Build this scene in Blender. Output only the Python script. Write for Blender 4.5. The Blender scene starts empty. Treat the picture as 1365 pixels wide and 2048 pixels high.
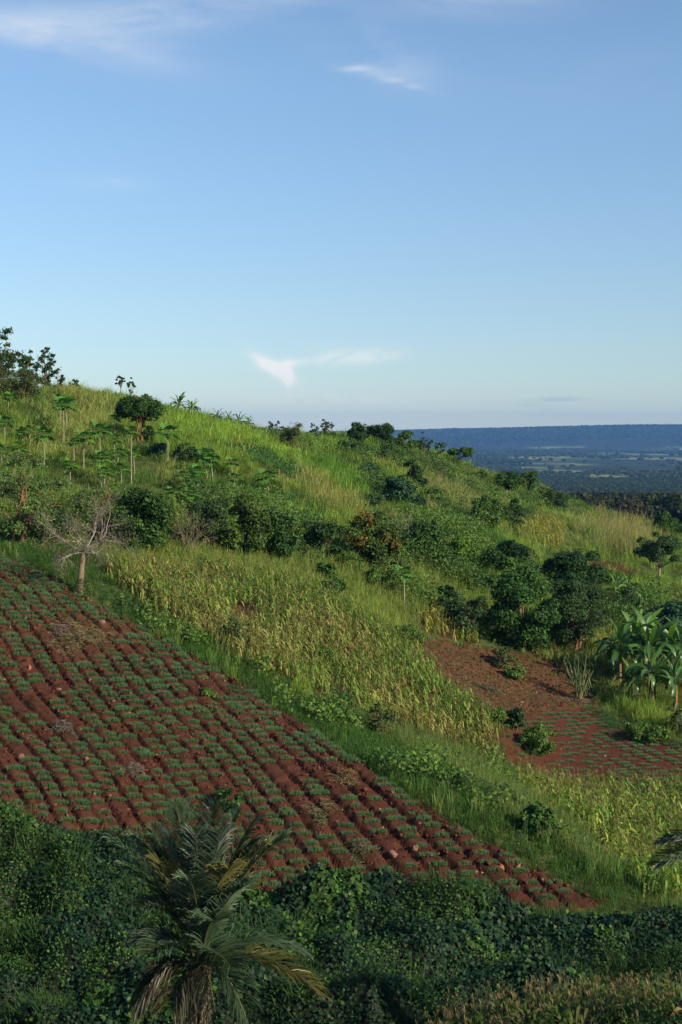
import bpy, math, numpy as np
from mathutils import Vector
scene = bpy.context.scene
col = scene.collection
R = math.radians
# ------------------------------------------------------------------ camera
F, CX, HY = 2844.0, 682.5, 870.0           # focal length in photo pixels, centre column, horizon row
cd = bpy.data.cameras.new('camera'); cam = bpy.data.objects.new('camera', cd); col.objects.link(cam)
cd.sensor_fit = 'VERTICAL'; cd.sensor_height = 36.0; cd.lens = 36.0 * F / 2048
cd.shift_y = (HY - 1024) / 2048.0
cd.clip_start = 0.5; cd.clip_end = 40000
cam.location = (0, 0, 0); cam.rotation_euler = (R(90), 0, 0)
scene.camera = cam
# ------------------------------------------------------------------ light
SUN_EL, SUN_AZ = 28.0, 128.0               # azimuth clockwise from +Y (the viewing direction)
ce = math.cos(R(SUN_EL))
SUND = Vector((math.sin(R(SUN_AZ)) * ce, math.cos(R(SUN_AZ)) * ce, math.sin(R(SUN_EL))))
sd = bpy.data.lights.new('sun', 'SUN'); so = bpy.data.objects.new('sun', sd); col.objects.link(so)
sd.energy = 5.0; sd.angle = R(0.55); sd.color = (1.0, 0.84, 0.58)
so.rotation_euler = SUND.to_track_quat('Z', 'Y').to_euler()
so.location = (60, -60, 60)
world = bpy.data.worlds.new('World'); scene.world = world; world.use_nodes = True
wt = world.node_tree; wt.nodes.clear()
def N(t, typ, **k):
    n = t.nodes.new(typ)
    for a, b in k.items():
        if a.startswith('_'): n.inputs[a[1:].replace('_', ' ')].default_value = b
        else: setattr(n, a, b)
    return n
def L(t, a, b): t.links.new(a, b)
def M_(t, op, a, b=None, c=None, clamp=False):
    n = t.nodes.new('ShaderNodeMath'); n.operation = op; n.use_clamp = clamp
    for i, v in enumerate((a, b, c)):
        if v is None: continue
        if isinstance(v, (int, float)): n.inputs[i].default_value = v
        else: t.links.new(v, n.inputs[i])
    return n.outputs[0]
def MIX(t, fac, a, b, blend='MIX'):
    n = t.nodes.new('ShaderNodeMix'); n.data_type = 'RGBA'; n.blend_type = blend
    for s, v in ((n.inputs[0], fac), (n.inputs[6], a), (n.inputs[7], b)):
        if isinstance(v, (int, float)): s.default_value = v
        elif isinstance(v, tuple): s.default_value = (*v[:3], 1)
        else: t.links.new(v, s)
    return n.outputs[2]
SKYK = 0.108
def build_world():
    t = wt
    sky = N(t, 'ShaderNodeTexSky'); sky.sky_type = 'NISHITA'; sky.sun_disc = False
    sky.sun_elevation = R(SUN_EL); sky.sun_rotation = R(SUN_AZ); sky.air_density = 1.0; sky.dust_density = 0.35; sky.ozone_density = 2.0; sky.altitude = 1200
    tc = N(t, 'ShaderNodeTexCoord'); sep = N(t, 'ShaderNodeSeparateXYZ'); L(t, tc.outputs['Generated'], sep.inputs[0])
    yy = M_(t, 'MAXIMUM', sep.outputs[1], 0.02)
    u = M_(t, 'DIVIDE', sep.outputs[0], yy); v = M_(t, 'DIVIDE', sep.outputs[2], yy)
    front = M_(t, 'GREATER_THAN', sep.outputs[1], 0.05)
    def tex(scu, scv, det, off=0.0, dist=0.0, skew=0.0):
        cu = M_(t, 'ADD', M_(t, 'MULTIPLY', u, scu), M_(t, 'MULTIPLY', v, skew))
        cb = N(t, 'ShaderNodeCombineXYZ'); L(t, cu, cb.inputs[0])
        L(t, M_(t, 'MULTIPLY', v, scv), cb.inputs[1]); cb.inputs[2].default_value = off
        n = N(t, 'ShaderNodeTexNoise'); L(t, cb.outputs[0], n.inputs['Vector'])
        n.inputs['Scale'].default_value = 1; n.inputs['Detail'].default_value = det; n.inputs['Roughness'].default_value = 0.55; n.inputs['Distortion'].default_value = dist
        return n.outputs[0]
    def gauss(px, py, su, sv, rot=0.0):
        u0, v0 = (px - CX) / F, (HY - py) / F
        du = M_(t, 'SUBTRACT', u, u0); dv = M_(t, 'SUBTRACT', v, v0)
        c, s = math.cos(R(rot)), math.sin(R(rot))
        a = M_(t, 'ADD', M_(t, 'MULTIPLY', du, c * F / su), M_(t, 'MULTIPLY', dv, -s * F / su))
        b = M_(t, 'ADD', M_(t, 'MULTIPLY', du, s * F / sv), M_(t, 'MULTIPLY', dv, c * F / sv))
        q = M_(t, 'ADD', M_(t, 'MULTIPLY', a, a), M_(t, 'MULTIPLY', b, b))
        return M_(t, 'POWER', 2.71828, M_(t, 'MULTIPLY', q, -1.0))
    n1 = tex(8, 22, 6, 0.3, 0.5, 6); n2 = tex(34, 80, 7, 4.0, 1.2, -16); n3 = tex(14, 90, 4, 9.0, 0.2)
    def soft(n, lo, hi):
        m = t.nodes.new('ShaderNodeMapRange'); m.interpolation_type = 'SMOOTHSTEP'; L(t, n, m.inputs[0])
        m.inputs[1].default_value = lo; m.inputs[2].default_value = hi
        return m.outputs[0]
    def acc(lst):
        r = lst[0]
        for x in lst[1:]: r = M_(t, 'ADD', r, x)
        return r
    w1 = M_(t, 'MULTIPLY', soft(n1, 0.30, 0.85), acc([M_(t, 'MULTIPLY', gauss(*g[:5]), g[5]) for g in
        [(90, 60, 260, 55, 10, .55), (380, 15, 230, 45, -5, .55), (720, 95, 130, 50, 20, .45), (960, 5, 160, 30, 0, .35), (230, 365, 80, 16, 0, .28), (1250, 160, 260, 60, 0, .08)]]))
    w2 = M_(t, 'MULTIPLY', soft(n2, 0.30, 0.62), acc([M_(t, 'MULTIPLY', gauss(*g[:5]), g[5]) for g in
        [(715, 138, 42, 9, 4, .32), (805, 165, 60, 10, 14, .24), (665, 714, 70, 15, -3, .55), (640, 800, 130, 12, 0, .35), (755, 714, 50, 14, -10, .55)]]))
    w3 = M_(t, 'MULTIPLY', soft(n2, 0.10, 0.42), acc([M_(t, 'MULTIPLY', gauss(*g[:5]), g[5]) for g in
        [(546, 736, 42, 11, 32, 1.5), (577, 752, 10, 22, 0, 1.3), (570, 727, 45, 8, -6, .7)]]))
    w4 = M_(t, 'ADD', gauss(560, 850, 330, 45, 0), 0.0); w4 = M_(t, 'MULTIPLY', w4, 0.30)
    dk = M_(t, 'MULTIPLY', soft(n3, 0.42, 0.6), acc([M_(t, 'MULTIPLY', gauss(*g[:5]), g[5]) for g in
        [(1000, 818, 90, 8, -2, .55), (1120, 799, 50, 5, 0, .35), (1330, 825, 70, 7, 0, .6), (1180, 830, 120, 8, 0, .12)]]))
    lowv = soft(M_(t, 'MULTIPLY', v, -1.0), -.30, .03)
    tint = MIX(t, lowv, (.84, .98, 1.04), (.675, .715, .728))
    base = MIX(t, 1.0, sky.outputs[0], tint, 'MULTIPLY')
    hs_ = N(t, 'ShaderNodeHueSaturation'); hs_.inputs['Saturation'].default_value = .94; L(t, base, hs_.inputs['Color']); base = hs_.outputs[0]
    wfac = M_(t, 'MULTIPLY', acc([w1, w2, w3]), front, clamp=True)
    c1 = MIX(t, wfac, base, (6.5, 6.55, 6.3))
    c2 = MIX(t, M_(t, 'MULTIPLY', w4, front), c1, (5.6, 5.3, 4.9))
    c3 = MIX(t, M_(t, 'MULTIPLY', dk, front), c2, (2.2, 2.6, 3.3))
    bg = N(t, 'ShaderNodeBackground'); L(t, c3, bg.inputs[0]); bg.inputs[1].default_value = SKYK
    o = N(t, 'ShaderNodeOutputWorld'); L(t, bg.outputs[0], o.inputs[0])
build_world()
scene.view_settings.view_transform = 'Standard'; scene.view_settings.look = 'None'
scene.view_settings.exposure = 0.47; scene.view_settings.gamma = 1.0
cy = scene.cycles if hasattr(scene, 'cycles') else None
if cy:
    cy.use_denoising = True; cy.max_bounces = 6; cy.diffuse_bounces = 3; cy.transmission_bounces = 3; cy.glossy_bounces = 2; cy.transparent_max_bounces = 4; cy.volume_bounces = 0
# ------------------------------------------------------------------ noise
rng = np.random.default_rng(11)
def _h(ix, iy, seed):
    n = (ix.astype(np.int64) * 374761393 + iy.astype(np.int64) * 668265263 + seed * 2147483647) & 0xffffffff
    n = ((n ^ (n >> 13)) * 1274126177) & 0xffffffff
    return ((n ^ (n >> 16)) & 0xffff) / 65535.0
def vn(x, y, seed=0):
    x = np.asarray(x, float); y = np.asarray(y, float)
    ix = np.floor(x); iy = np.floor(y); fx = x - ix; fy = y - iy
    fx = fx * fx * (3 - 2 * fx); fy = fy * fy * (3 - 2 * fy)
    a = _h(ix, iy, seed); b = _h(ix + 1, iy, seed); c = _h(ix, iy + 1, seed); d = _h(ix + 1, iy + 1, seed)
    return (a * (1 - fx) + b * fx) * (1 - fy) + (c * (1 - fx) + d * fx) * fy
def fbm(x, y, seed=0, oct=4):
    s = 0; a = .5; tot = 0
    for i in range(oct):
        s = s + a * vn(x * 2 ** i, y * 2 ** i, seed + i * 17); tot += a; a *= .5
    return s / tot
def sst(a, b, x):
    t = np.clip((x - a) / (b - a), 0, 1); return t * t * (3 - 2 * t)
# ------------------------------------------------------------------ terrain
def W(px, py, Y): return ((px - CX) / F * Y, Y, (HY - py) / F * Y)
CP = [W(*p) for p in [
 (0,1640,60),(150,1680,60),(300,1725,60),(600,1790,60),(900,1802,59.5),(1230,1818,58.5),(1365,1822,58),
 (0,1400,71),(0,1115,90),(160,1190,85),(300,1500,68),(460,1360,77),(600,1560,67),(800,1580,66),(1000,1700,62),
 (1100,1765,60.5),(1300,1760,66),(1250,1650,76),(1350,1540,88),(1200,1530,89),(1000,1520,87),(980,1470,88),(700,1440,78.5),(900,1400,92),
 (600,1300,87),(400,1230,87),(250,1150,93),(450,1130,100),(600,1130,106),(750,1250,97),(800,1150,113),(850,1290,104),(950,1200,117),(1000,1300,108),(1100,1300,112),
 (1130,1400,101),(1300,1415,100),(1365,1480,93),(1200,1300,112),(1365,1350,106),
 (0,1060,98),(200,1050,106),(350,1020,113),(0,900,128),(160,950,119),(265,970,120),(127,888,131),(0,803,150),(100,785,155),
 (283,880,135),
 (0,797,166),(100,785,168),(200,797,168),(300,818,170),(400,839,173),(500,864,179),(560,873,184),(620,874,190),(680,875,197),(740,878,204),(820,892,213),(870,919,219),(920,953,224),(1000,978,227),(1050,991,228),(1100,1006,229),(1150,1013,226),(1200,1028,223),(1260,1043,219),(1320,1059,214),(1365,1073,210),
 (740,900,186),(820,917,194),(870,943,200),(920,966,204),(1000,990,206),(1100,1018,206),(1200,1050,200),(1300,1082,192),(560,893,165),(400,852,158),(200,808,155),
 (500,900,152),(430,890,148),(640,1040,122),(600,960,137),(700,1000,134),(750,935,168),(850,965,168),(900,1050,142),(900,1120,124),(1000,1060,152),(1070,1080,155),
 (1130,1125,148),(1200,1145,146),(1280,1100,166),(1320,1180,132),(1230,1200,127),(1350,1260,117),(1020,1140,130),(480,970,128),(1050,1180,124)]]
CP += [(-30,0,-4),(0,0,-4),(30,0,-6),(0,20,-13),(-20,20,-12),(20,20,-14),(-16,34,-17.2),(0,34,-17.2),(16,34,-15.8),(-18,45,-20.3),(-3,46,-20.5),(3,46,-19.9),(7,46,-19.15),(14,46,-18.9),(8,43,-18.1),(14,43,-18.0),(8,49,-20.2),(14,49,-20.1),
       (-16,52,-20.2),(0,53,-20.8),(12,53,-20.8),(-14,56.5,-18.2),(-30,60,-14),(30,60,-21),(40,80,-21.5),(45,100,-21),(-40,90,-2),(-50,130,7),(-55,160,12),
       (-45,200,0),(-20,200,-5),(-9,216,-8),(5,225,-10),(30,260,-16),(60,260,-22),(90,240,-24),(90,150,-22),(80,60,-22),(-30,250,-14),(0,280,-22),(-70,60,-6),(-80,250,-5),
       (-60,0,0),(60,0,-10),(0,-40,4),(-25,187,-1),(12,243,-13),(32,250,-17),(48,232,-16.5),(50,190,-16),(55,130,-17.5),(40,400,-34),(-40,380,-30),(90,380,-30)]
CP = np.array(CP)
def tps_fit(P, lam=0.05):
    n = len(P); S = 50.0; xy = P[:, :2] / S
    d = np.linalg.norm(xy[:, None] - xy[None], axis=2); K = np.where(d > 0, d * d * np.log(d + 1e-12), 0) + lam * 1e-3 * np.eye(n)
    Q = np.c_[np.ones(n), xy]; A = np.block([[K, Q], [Q.T, np.zeros((3, 3))]])
    return np.linalg.solve(A, np.r_[P[:, 2], 0, 0, 0]), xy, S
TW, TXY, TS = tps_fit(CP)
GX = np.arange(-90, 141, 1.0); GY = np.arange(-60, 421, 1.0)
def tps_eval(x, y):
    out = np.empty(len(x))
    for i in range(0, len(x), 20000):
        q = np.c_[x[i:i+20000], y[i:i+20000]] / TS
        d = np.linalg.norm(q[:, None] - TXY[None], axis=2)
        out[i:i+20000] = (np.where(d > 0, d * d * np.log(d + 1e-12), 0) @ TW[:-3]) + TW[-3] + q @ TW[-2:]
    return out
_gx, _gy = np.meshgrid(GX, GY)
GZ = tps_eval(_gx.ravel(), _gy.ravel()).reshape(_gx.shape); GZ = np.clip(GZ, -40, 22)
def far_h(x, y):
    z = -22 - 68 * sst(150, 1800, y)
    z = z + (fbm(x / 420, y / 700, 5, 4) - .5) * 16 * sst(400, 2200, y)
    foot = 8200 + (fbm(x / 900, x * 0 + 3.3, 8, 4) - .5) * 1500
    t = np.clip((y - foot) / 1700, 0, 1)
    rav = fbm(x / 330, y / 2400, 21, 4)
    prof = t ** 1.25 * (3 - 2 * t) ** .9
    z = z + sst(0, 1, prof / 1.0) * (107 + 0.0187 * np.clip(x, -2500, 2600) + 10 * (fbm(x / 500, y / 900, 23, 4) - .5)) * (1 - .55 * rav * np.sin(np.pi * t) ** 1.0)
    return z
def H0(x, y):
    x = np.asarray(x, float); y = np.asarray(y, float)
    fx = np.clip(x - GX[0], 0, len(GX) - 1.001); fy = np.clip(y - GY[0], 0, len(GY) - 1.001)
    ix = fx.astype(int); iy = fy.astype(int); fx = fx - ix; fy = fy - iy
    z = (GZ[iy, ix] * (1 - fx) + GZ[iy, ix + 1] * fx) * (1 - fy) + (GZ[iy + 1, ix] * (1 - fx) + GZ[iy + 1, ix + 1] * fx) * fy
    w = sst(255, 400, y) ; w = np.maximum(w, sst(85, 140, x)); w = np.maximum(w, sst(70, 90, -x) * .0 + sst(150, 600, -x))
    z = z * (1 - w) + far_h(x, y) * w
    return z
def H(x, y):
    x = np.asarray(x, float); y = np.asarray(y, float)
    return H0(x, y) + (fbm(x / 7, y / 7, 3, 3) - .5) * .5 * sst(60, 100, y)
_YS = np.concatenate([np.arange(34, 260, .5)])
def hit(px, py, ymin=34, ymax=260):
    Y = _YS[(_YS >= ymin) & (_YS <= ymax)]
    X = (px - CX) / F * Y; Z = (HY - py) / F * Y; d = Z - H(X, Y)
    k = np.where(d <= 0)[0]
    i = k[0] if len(k) else int(np.argmin(d / Y))
    if len(k) and i > 0:
        t = d[i-1] / (d[i-1] - d[i] + 1e-9); y = Y[i-1] + t * (Y[i] - Y[i-1])
    else: y = Y[i]
    x = (px - CX) / F * y
    return float(x), float(y), float(H(x, y))
def proj(x, y, z): return CX + F * x / y, HY - F * z / y
def inpoly(px, py, poly):
    px = np.asarray(px); py = np.asarray(py); ins = np.zeros(px.shape, bool); n = len(poly)
    for i in range(n):
        x1, y1 = poly[i]; x2, y2 = poly[(i + 1) % n]
        c = ((y1 > py) != (y2 > py)) & (px < (x2 - x1) * (py - y1) / ((y2 - y1) or 1e-9) + x1); ins ^= c
    return ins
# ------------------------------------------------------------------ mesh building
class MB:
    def __init__(s): s.V = []; s.F = {3: [], 4: []}; s.C = []; s.n = 0
    def add(s, V, F3=None, F4=None, C=(.1, .1, .1)):
        V = np.asarray(V, float); C = np.asarray(C, float)
        if C.ndim == 1: C = np.tile(C, (len(V), 1))
        if F3 is not None and len(F3): s.F[3].append(np.asarray(F3) + s.n)
        if F4 is not None and len(F4): s.F[4].append(np.asarray(F4) + s.n)
        s.V.append(V); s.C.append(C); s.n += len(V)
    def tube(s, P, r, sides=6, C=(.1, .1, .1), cap=True):
        P = np.asarray(P, float); n = len(P); r = np.broadcast_to(np.asarray(r, float), (n,))
        T = np.gradient(P, axis=0); T /= np.linalg.norm(T, axis=1)[:, None] + 1e-9
        ref = np.array([0, 0, 1.]) if abs(T[0, 2]) < .9 else np.array([1., 0, 0])
        A = np.cross(T, ref); A /= np.linalg.norm(A, axis=1)[:, None] + 1e-9; B = np.cross(T, A)
        a = np.arange(sides) / sides * 2 * np.pi
        V = (P[:, None] + r[:, None, None] * (A[:, None] * np.cos(a)[None, :, None] + B[:, None] * np.sin(a)[None, :, None])).reshape(-1, 3)
        i = np.arange(n - 1)[:, None] * sides; j = np.arange(sides)[None]; k = (j + 1) % sides
        F4 = np.stack([i + j, i + k, i + sides + k, i + sides + j], -1).reshape(-1, 4)
        F3 = None
        if cap:
            V = np.vstack([V, P[-1] + T[-1] * r[-1]]); b = (n - 1) * sides
            F3 = np.stack([b + np.arange(sides), b + (np.arange(sides) + 1) % sides, np.full(sides, n * sides)], 1)
        s.add(V, F3, F4, C)
    def build(s, name, mat, parent=None, loc=None, smooth=False):
        me = bpy.data.meshes.new(name)
        V = np.vstack(s.V).astype(np.float32); C = np.vstack(s.C)
        f3 = np.vstack(s.F[3]) if s.F[3] else np.zeros((0, 3), int); f4 = np.vstack(s.F[4]) if s.F[4] else np.zeros((0, 4), int)
        me.vertices.add(len(V)); me.vertices.foreach_set('co', V.ravel())
        loops = np.concatenate([f3.ravel(), f4.ravel()]).astype(np.int32)
        me.loops.add(len(loops)); me.loops.foreach_set('vertex_index', loops)
        ls = np.concatenate([np.arange(len(f3)) * 3, len(f3) * 3 + np.arange(len(f4)) * 4]).astype(np.int32)
        me.polygons.add(len(ls)); me.polygons.foreach_set('loop_start', ls)
        if smooth: me.polygons.foreach_set('use_smooth', np.ones(len(ls), bool))
        a = me.attributes.new('col', 'FLOAT_COLOR', 'POINT')
        a.data.foreach_set('color', np.c_[C, np.ones(len(C))].astype(np.float32).ravel())
        me.update(calc_edges=True)
        me.materials.append(mat)
        o = bpy.data.objects.new(name, me); col.objects.link(o)
        if parent is not None: o.parent = parent
        if loc is not None: o.location = loc
        return o
def tag(o, label=None, cat=None, group=None, kind=None):
    if label: o['label'] = label
    if cat: o['category'] = cat
    if group: o['group'] = group
    if kind: o['kind'] = kind
    return o
def empty(name, loc, rz=0):
    o = bpy.data.objects.new(name, None); col.objects.link(o); o.location = loc; o.rotation_euler = (0, 0, rz); o.empty_display_size = .3
    return o
def thing(name, label, cat, loc, group=None, rz=0): return tag(empty(name, loc, rz), label, cat, group)
# ------------------------------------------------------------------ materials
def mat_col(name, rough=.6, trans=0.25, spec=.3, var=.25, vscale=2.0, bump=0.0, bscale=20, back=None):
    m = bpy.data.materials.new(name); m.use_nodes = True; t = m.node_tree; t.nodes.clear()
    at = N(t, 'ShaderNodeAttribute', attribute_name='col'); geo = N(t, 'ShaderNodeNewGeometry')
    nz = N(t, 'ShaderNodeTexNoise'); L(t, geo.outputs['Position'], nz.inputs['Vector']); nz.inputs['Scale'].default_value = vscale; nz.inputs['Detail'].default_value = 3
    k = M_(t, 'MULTIPLY_ADD', nz.outputs[0], 2 * var, 1 - var)
    vm = N(t, 'ShaderNodeVectorMath', operation='SCALE'); L(t, at.outputs['Color'], vm.inputs[0]); L(t, k, vm.inputs['Scale'])
    p = N(t, 'ShaderNodeBsdfPrincipled'); L(t, vm.outputs[0], p.inputs['Base Color'])
    p.inputs['Roughness'].default_value = rough; p.inputs['Specular IOR Level'].default_value = spec
    if bump:
        b = N(t, 'ShaderNodeBump'); b.inputs['Strength'].default_value = bump; b.inputs['Distance'].default_value = .03
        n2 = N(t, 'ShaderNodeTexNoise'); L(t, geo.outputs['Position'], n2.inputs['Vector']); n2.inputs['Scale'].default_value = bscale; n2.inputs['Detail'].default_value = 6
        L(t, n2.outputs[0], b.inputs['Height']); L(t, b.outputs[0], p.inputs['Normal'])
    o = N(t, 'ShaderNodeOutputMaterial')
    if trans:
        tr = N(t, 'ShaderNodeBsdfTranslucent'); tc = MIX(t, 1.0, vm.outputs[0], (1.15, 1.25, .55), 'MULTIPLY'); L(t, tc, tr.inputs[0])
        mx = N(t, 'ShaderNodeMixShader'); mx.inputs[0].default_value = trans; L(t, p.outputs[0], mx.inputs[1]); L(t, tr.outputs[0], mx.inputs[2]); L(t, mx.outputs[0], o.inputs[0])
    else: L(t, p.outputs[0], o.inputs[0])
    return m
m_grass = mat_col('grass_blades', .6, .3, .25, .2, .8)
m_leaf = mat_col('leaves', .6, .25, .2, .22, 1.5)
m_gloss = mat_col('glossy_leaves', .6, .15, .22, .18, 3)
m_bark = mat_col('bark', .85, 0, .2, .35, 6, .8, 25)
m_twig = mat_col('dry_twigs', .9, 0, .15, .3, 8)
m_soil_c = mat_col('red_soil_clods', .95, 0, .1, .55, 5, 1.0, 9)
m_rock = mat_col('rock', .85, 0, .25, .35, 5, .9, 9)
# ------------------------------------------------------------------ regions (authored on the slope; unprojected by the terrain)
FIELD = [(-60,1086),(0,1117),(60,1135),(160,1192),(300,1270),(460,1362),(620,1462),(800,1582),(930,1672),(1090,1752),(1228,1818),(1100,1826),(900,1808),(760,1812),(600,1800),(500,1802),(300,1735),(200,1698),(100,1682),(30,1655),(-60,1640)]
MAIZE1 = [(215,1135),(330,1150),(480,1152),(640,1192),(740,1250),(850,1330),(900,1380),(990,1450),(985,1500),(870,1478),(730,1425),(600,1380),(470,1318),(400,1275),(300,1215)]
MAIZE2 = [(1030,1565),(1160,1582),(1500,1586),(1500,1815),(1300,1800),(1230,1740),(1160,1670),(1080,1620),(1035,1590)]
MAIZE3 = [(835,1235),(965,1240),(955,1288),(860,1268)]
MAIZE4 = [(1035,1050),(1090,1040),(1130,1048),(1125,1090),(1045,1100)]
REEDY = [(1205,1030),(1310,1055),(1290,1105),(1235,1110),(1190,1075)]
BARE = [(752,1262),(870,1276),(980,1292),(1130,1312),(1195,1392),(1100,1425),(1000,1428),(880,1396),(815,1340)]
FIELD2 = [(1000,1428),(1100,1418),(1190,1410),(1270,1445),(1350,1482),(1500,1510),(1500,1585),(1110,1572),(1060,1535),(985,1480)]
TERR1 = [(425,885),(500,888),(560,910),(640,958),(600,975),(520,930),(450,908)]
TERR2 = [(543,976),(600,1000),(700,1048),(610,1046),(560,1012)]
CREEP = [(1185,1405),(1260,1430),(1330,1470),(1365,1500),(1250,1470),(1200,1440)]
REDBANK = [(1170,1115),(1240,1128),(1290,1140),(1280,1160),(1215,1150),(1185,1135)]
PATH = [(426,894),(450,886),(490,878),(496,886),(460,894),(432,902)]
def world_poly(P, ymax=260, ymin=34):
    return [hit(a, b, ymin, ymax)[:2] for a, b in P]
WP = {k: world_poly(v) for k, v in dict(field=FIELD, maize1=MAIZE1, maize2=MAIZE2, maize3=MAIZE3, maize4=MAIZE4, reedy=REEDY, bare=BARE, field2=FIELD2, terr1=TERR1, terr2=TERR2, creep=CREEP, bank=REDBANK, path=PATH).items()}
def inreg(k, x, y): return inpoly(x, y, WP[k])
def softreg(k, x, y, w=.6):
    jx = (fbm(x / 1.3, y / 1.3, 40, 3) - .5) * 2.4 * w; jy = (fbm(x / 1.3, y / 1.3, 50, 3) - .5) * 2.4 * w
    return inreg(k, x + jx, y + jy)
# ------------------------------------------------------------------ ground sheet
def axis(lo, hi, step, out, g=1.09):
    a = list(np.arange(lo, hi + 1e-6, step))
    s = step; v = a[-1]
    while v < out[1]: s *= g; v += s; a.append(min(v, out[1]))
    s = step; v = a[0]; b = []
    while v > out[0]: s *= g; v -= s; b.append(max(v, out[0]))
    return np.array(sorted(set(b)) + a)
def grid_mesh(name, X, Y, zf, mat, colf=None, mask=None, smooth=True):
    gx, gy = np.meshgrid(X, Y); z = zf(gx, gy); nx, ny = len(X), len(Y)
    V = np.c_[gx.ravel(), gy.ravel(), z.ravel()]
    i = np.arange(ny - 1)[:, None] * nx + np.arange(nx - 1)[None]
    Fq = np.stack([i, i + 1, i + nx + 1, i + nx], -1).reshape(-1, 4)
    if mask is not None:
        mm = mask(gx.ravel(), gy.ravel()); Fq = Fq[mm[Fq].any(1)]
        used = np.unique(Fq); rm = np.full(len(V), -1); rm[used] = np.arange(len(used)); V = V[used]; Fq = rm[Fq]; 
        C = colf(gx.ravel(), gy.ravel())[used] if colf else (.1, .1, .1)
    else: C = colf(gx.ravel(), gy.ravel()) if colf else (.1, .1, .1)
    b = MB(); b.add(V, None, Fq, C)
    return b.build(name, mat, smooth=smooth)
def ground_col(x, y):
    n = len(x); g = np.tile(np.array([.055, .075, .025]), (n, 1))
    k = fbm(x / 5, y / 5, 77, 4)[:, None]
    g = g * (.6 + .8 * k)
    red = np.array([.070, .026, .017]); br = np.array([.075, .042, .024])
    for reg, c in (('field', red * .8), ('bare', br * 1.05), ('field2', red * .95), ('bank', red * .9), ('path', np.array([.22, .09, .04])), ('maize1', br * .6), ('maize2', br * .6), ('maize3', br * .7), ('terr1', br * .55), ('terr2', br * .55)):
        m = softreg(reg, x, y); g[m] = c * (.75 + .5 * k[m])
    return g
def make_ground_mat():
    m = bpy.data.materials.new('ground'); m.use_nodes = True; t = m.node_tree; t.nodes.clear()
    at = N(t, 'ShaderNodeAttribute', attribute_name='col'); geo = N(t, 'ShaderNodeNewGeometry'); sep = N(t, 'ShaderNodeSeparateXYZ'); L(t, geo.outputs['Position'], sep.inputs[0])
    def nz(scale, det=5, vec=None, rough=.6):
        n = N(t, 'ShaderNodeTexNoise'); L(t, vec or geo.outputs['Position'], n.inputs['Vector']); n.inputs['Scale'].default_value = scale; n.inputs['Detail'].default_value = det; n.inputs['Roughness'].default_value = rough
        return n.outputs[0]
    def ramp(v, a, b):
        r = t.nodes.new('ShaderNodeMapRange'); r.interpolation_type = 'SMOOTHSTEP'; L(t, v, r.inputs[0]); r.inputs[1].default_value = a; r.inputs[2].default_value = b; return r.outputs[0]
    near = MIX(t, ramp(nz(3.0), .35, .7), at.outputs['Color'], MIX(t, 1.0, at.outputs['Color'], (1.5, 1.45, 1.3), 'MULTIPLY'))
    near = MIX(t, ramp(nz(14.0, 4), .5, .75), near, MIX(t, 1.0, near, (.55, .55, .55), 'MULTIPLY'))
    mp = N(t, 'ShaderNodeMapping'); L(t, geo.outputs['Position'], mp.inputs[0]); mp.inputs['Scale'].default_value = (.001, .001, .001)
    n1 = nz(1.6, 7, mp.outputs[0]); n2 = nz(22, 5, mp.outputs[0], .7); n3 = nz(90, 4, mp.outputs[0], .7)
    far = MIX(t, ramp(n1, .44, .58), (.022, .038, .015), (.27, .30, .10))
    far = MIX(t, M_(t, 'MULTIPLY', ramp(n2, .48, .6), .75), far, (.016, .028, .012))
    far = MIX(t, M_(t, 'MULTIPLY', ramp(n3, .5, .6), .6), far, (.013, .022, .010))
    esc = MIX(t, ramp(n2, .45, .65), (.014, .026, .016), (.032, .048, .026))
    esc = MIX(t, M_(t, 'MULTIPLY', ramp(n3, .45, .6), .5), esc, (.010, .018, .010))
    far = MIX(t, ramp(sep.outputs[2], -72, -58), far, esc) 
    lowfar = ramp(sep.outputs[1], 2500, 5500)
    far2 = MIX(t, M_(t, 'SUBTRACT', 1.0, lowfar), MIX(t, ramp(sep.outputs[1], 5000, 7500), far, far), far)
    fin = MIX(t, ramp(sep.outputs[1], 255, 420), near, far2)
    p = N(t, 'ShaderNodeBsdfPrincipled'); L(t, fin, p.inputs['Base Color']); p.inputs['Roughness'].default_value = .95; p.inputs['Specular IOR Level'].default_value = .1
    b = N(t, 'ShaderNodeBump'); b.inputs['Strength'].default_value = .7; b.inputs['Distance'].default_value = .06; L(t, nz(7, 7), b.inputs['Height']); L(t, b.outputs[0], p.inputs['Normal'])
    o = N(t, 'ShaderNodeOutputMaterial'); L(t, p.outputs[0], o.inputs[0]); return m
m_ground = make_ground_mat()
AX = axis(-42, 62, .6, (-7000, 7500), 1.055); AY = axis(34, 250, .6, (-400, 12500), 1.03)
g = grid_mesh('ground', AX, AY, H, m_ground, ground_col); tag(g, kind='structure')
# ------------------------------------------------------------------ onion field soil: ridges, furrows and clods
BED = 1.10; ROW = .49; SL = -.64
def bedx(x, y):
    return (x - SL * (y - 60) + (fbm(x / 9, y / 9, 61, 2) - .5) * 1.1 - 0.0) / BED
def field_disp(x, y):
    p = bedx(x, y); f = np.abs(p - np.round(p)); r = y / ROW + (fbm(x / 3, y / 3, 67, 2) - .5) * .8
    fr = r - np.floor(r)
    dep = .7 + .6 * vn(np.round(p) * 7.3, y / 5, 3)
    d = -.32 * dep * np.exp(-(f / .085) ** 2) + .05 * (1 - fr) * np.clip((f - .1) * 6, 0, 1)
    d = d + (fbm(x * 2.6, y * 2.6, 9, 4) - .5) * .26 + (vn(x * 6, y * 6, 19) - .5) * .05 + (fbm(x / 2.5, y / 2.5, 10, 3) - .5) * .20
    return d
def field_z(x, y): return H(x, y) + .24 + field_disp(x, y)
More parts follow.
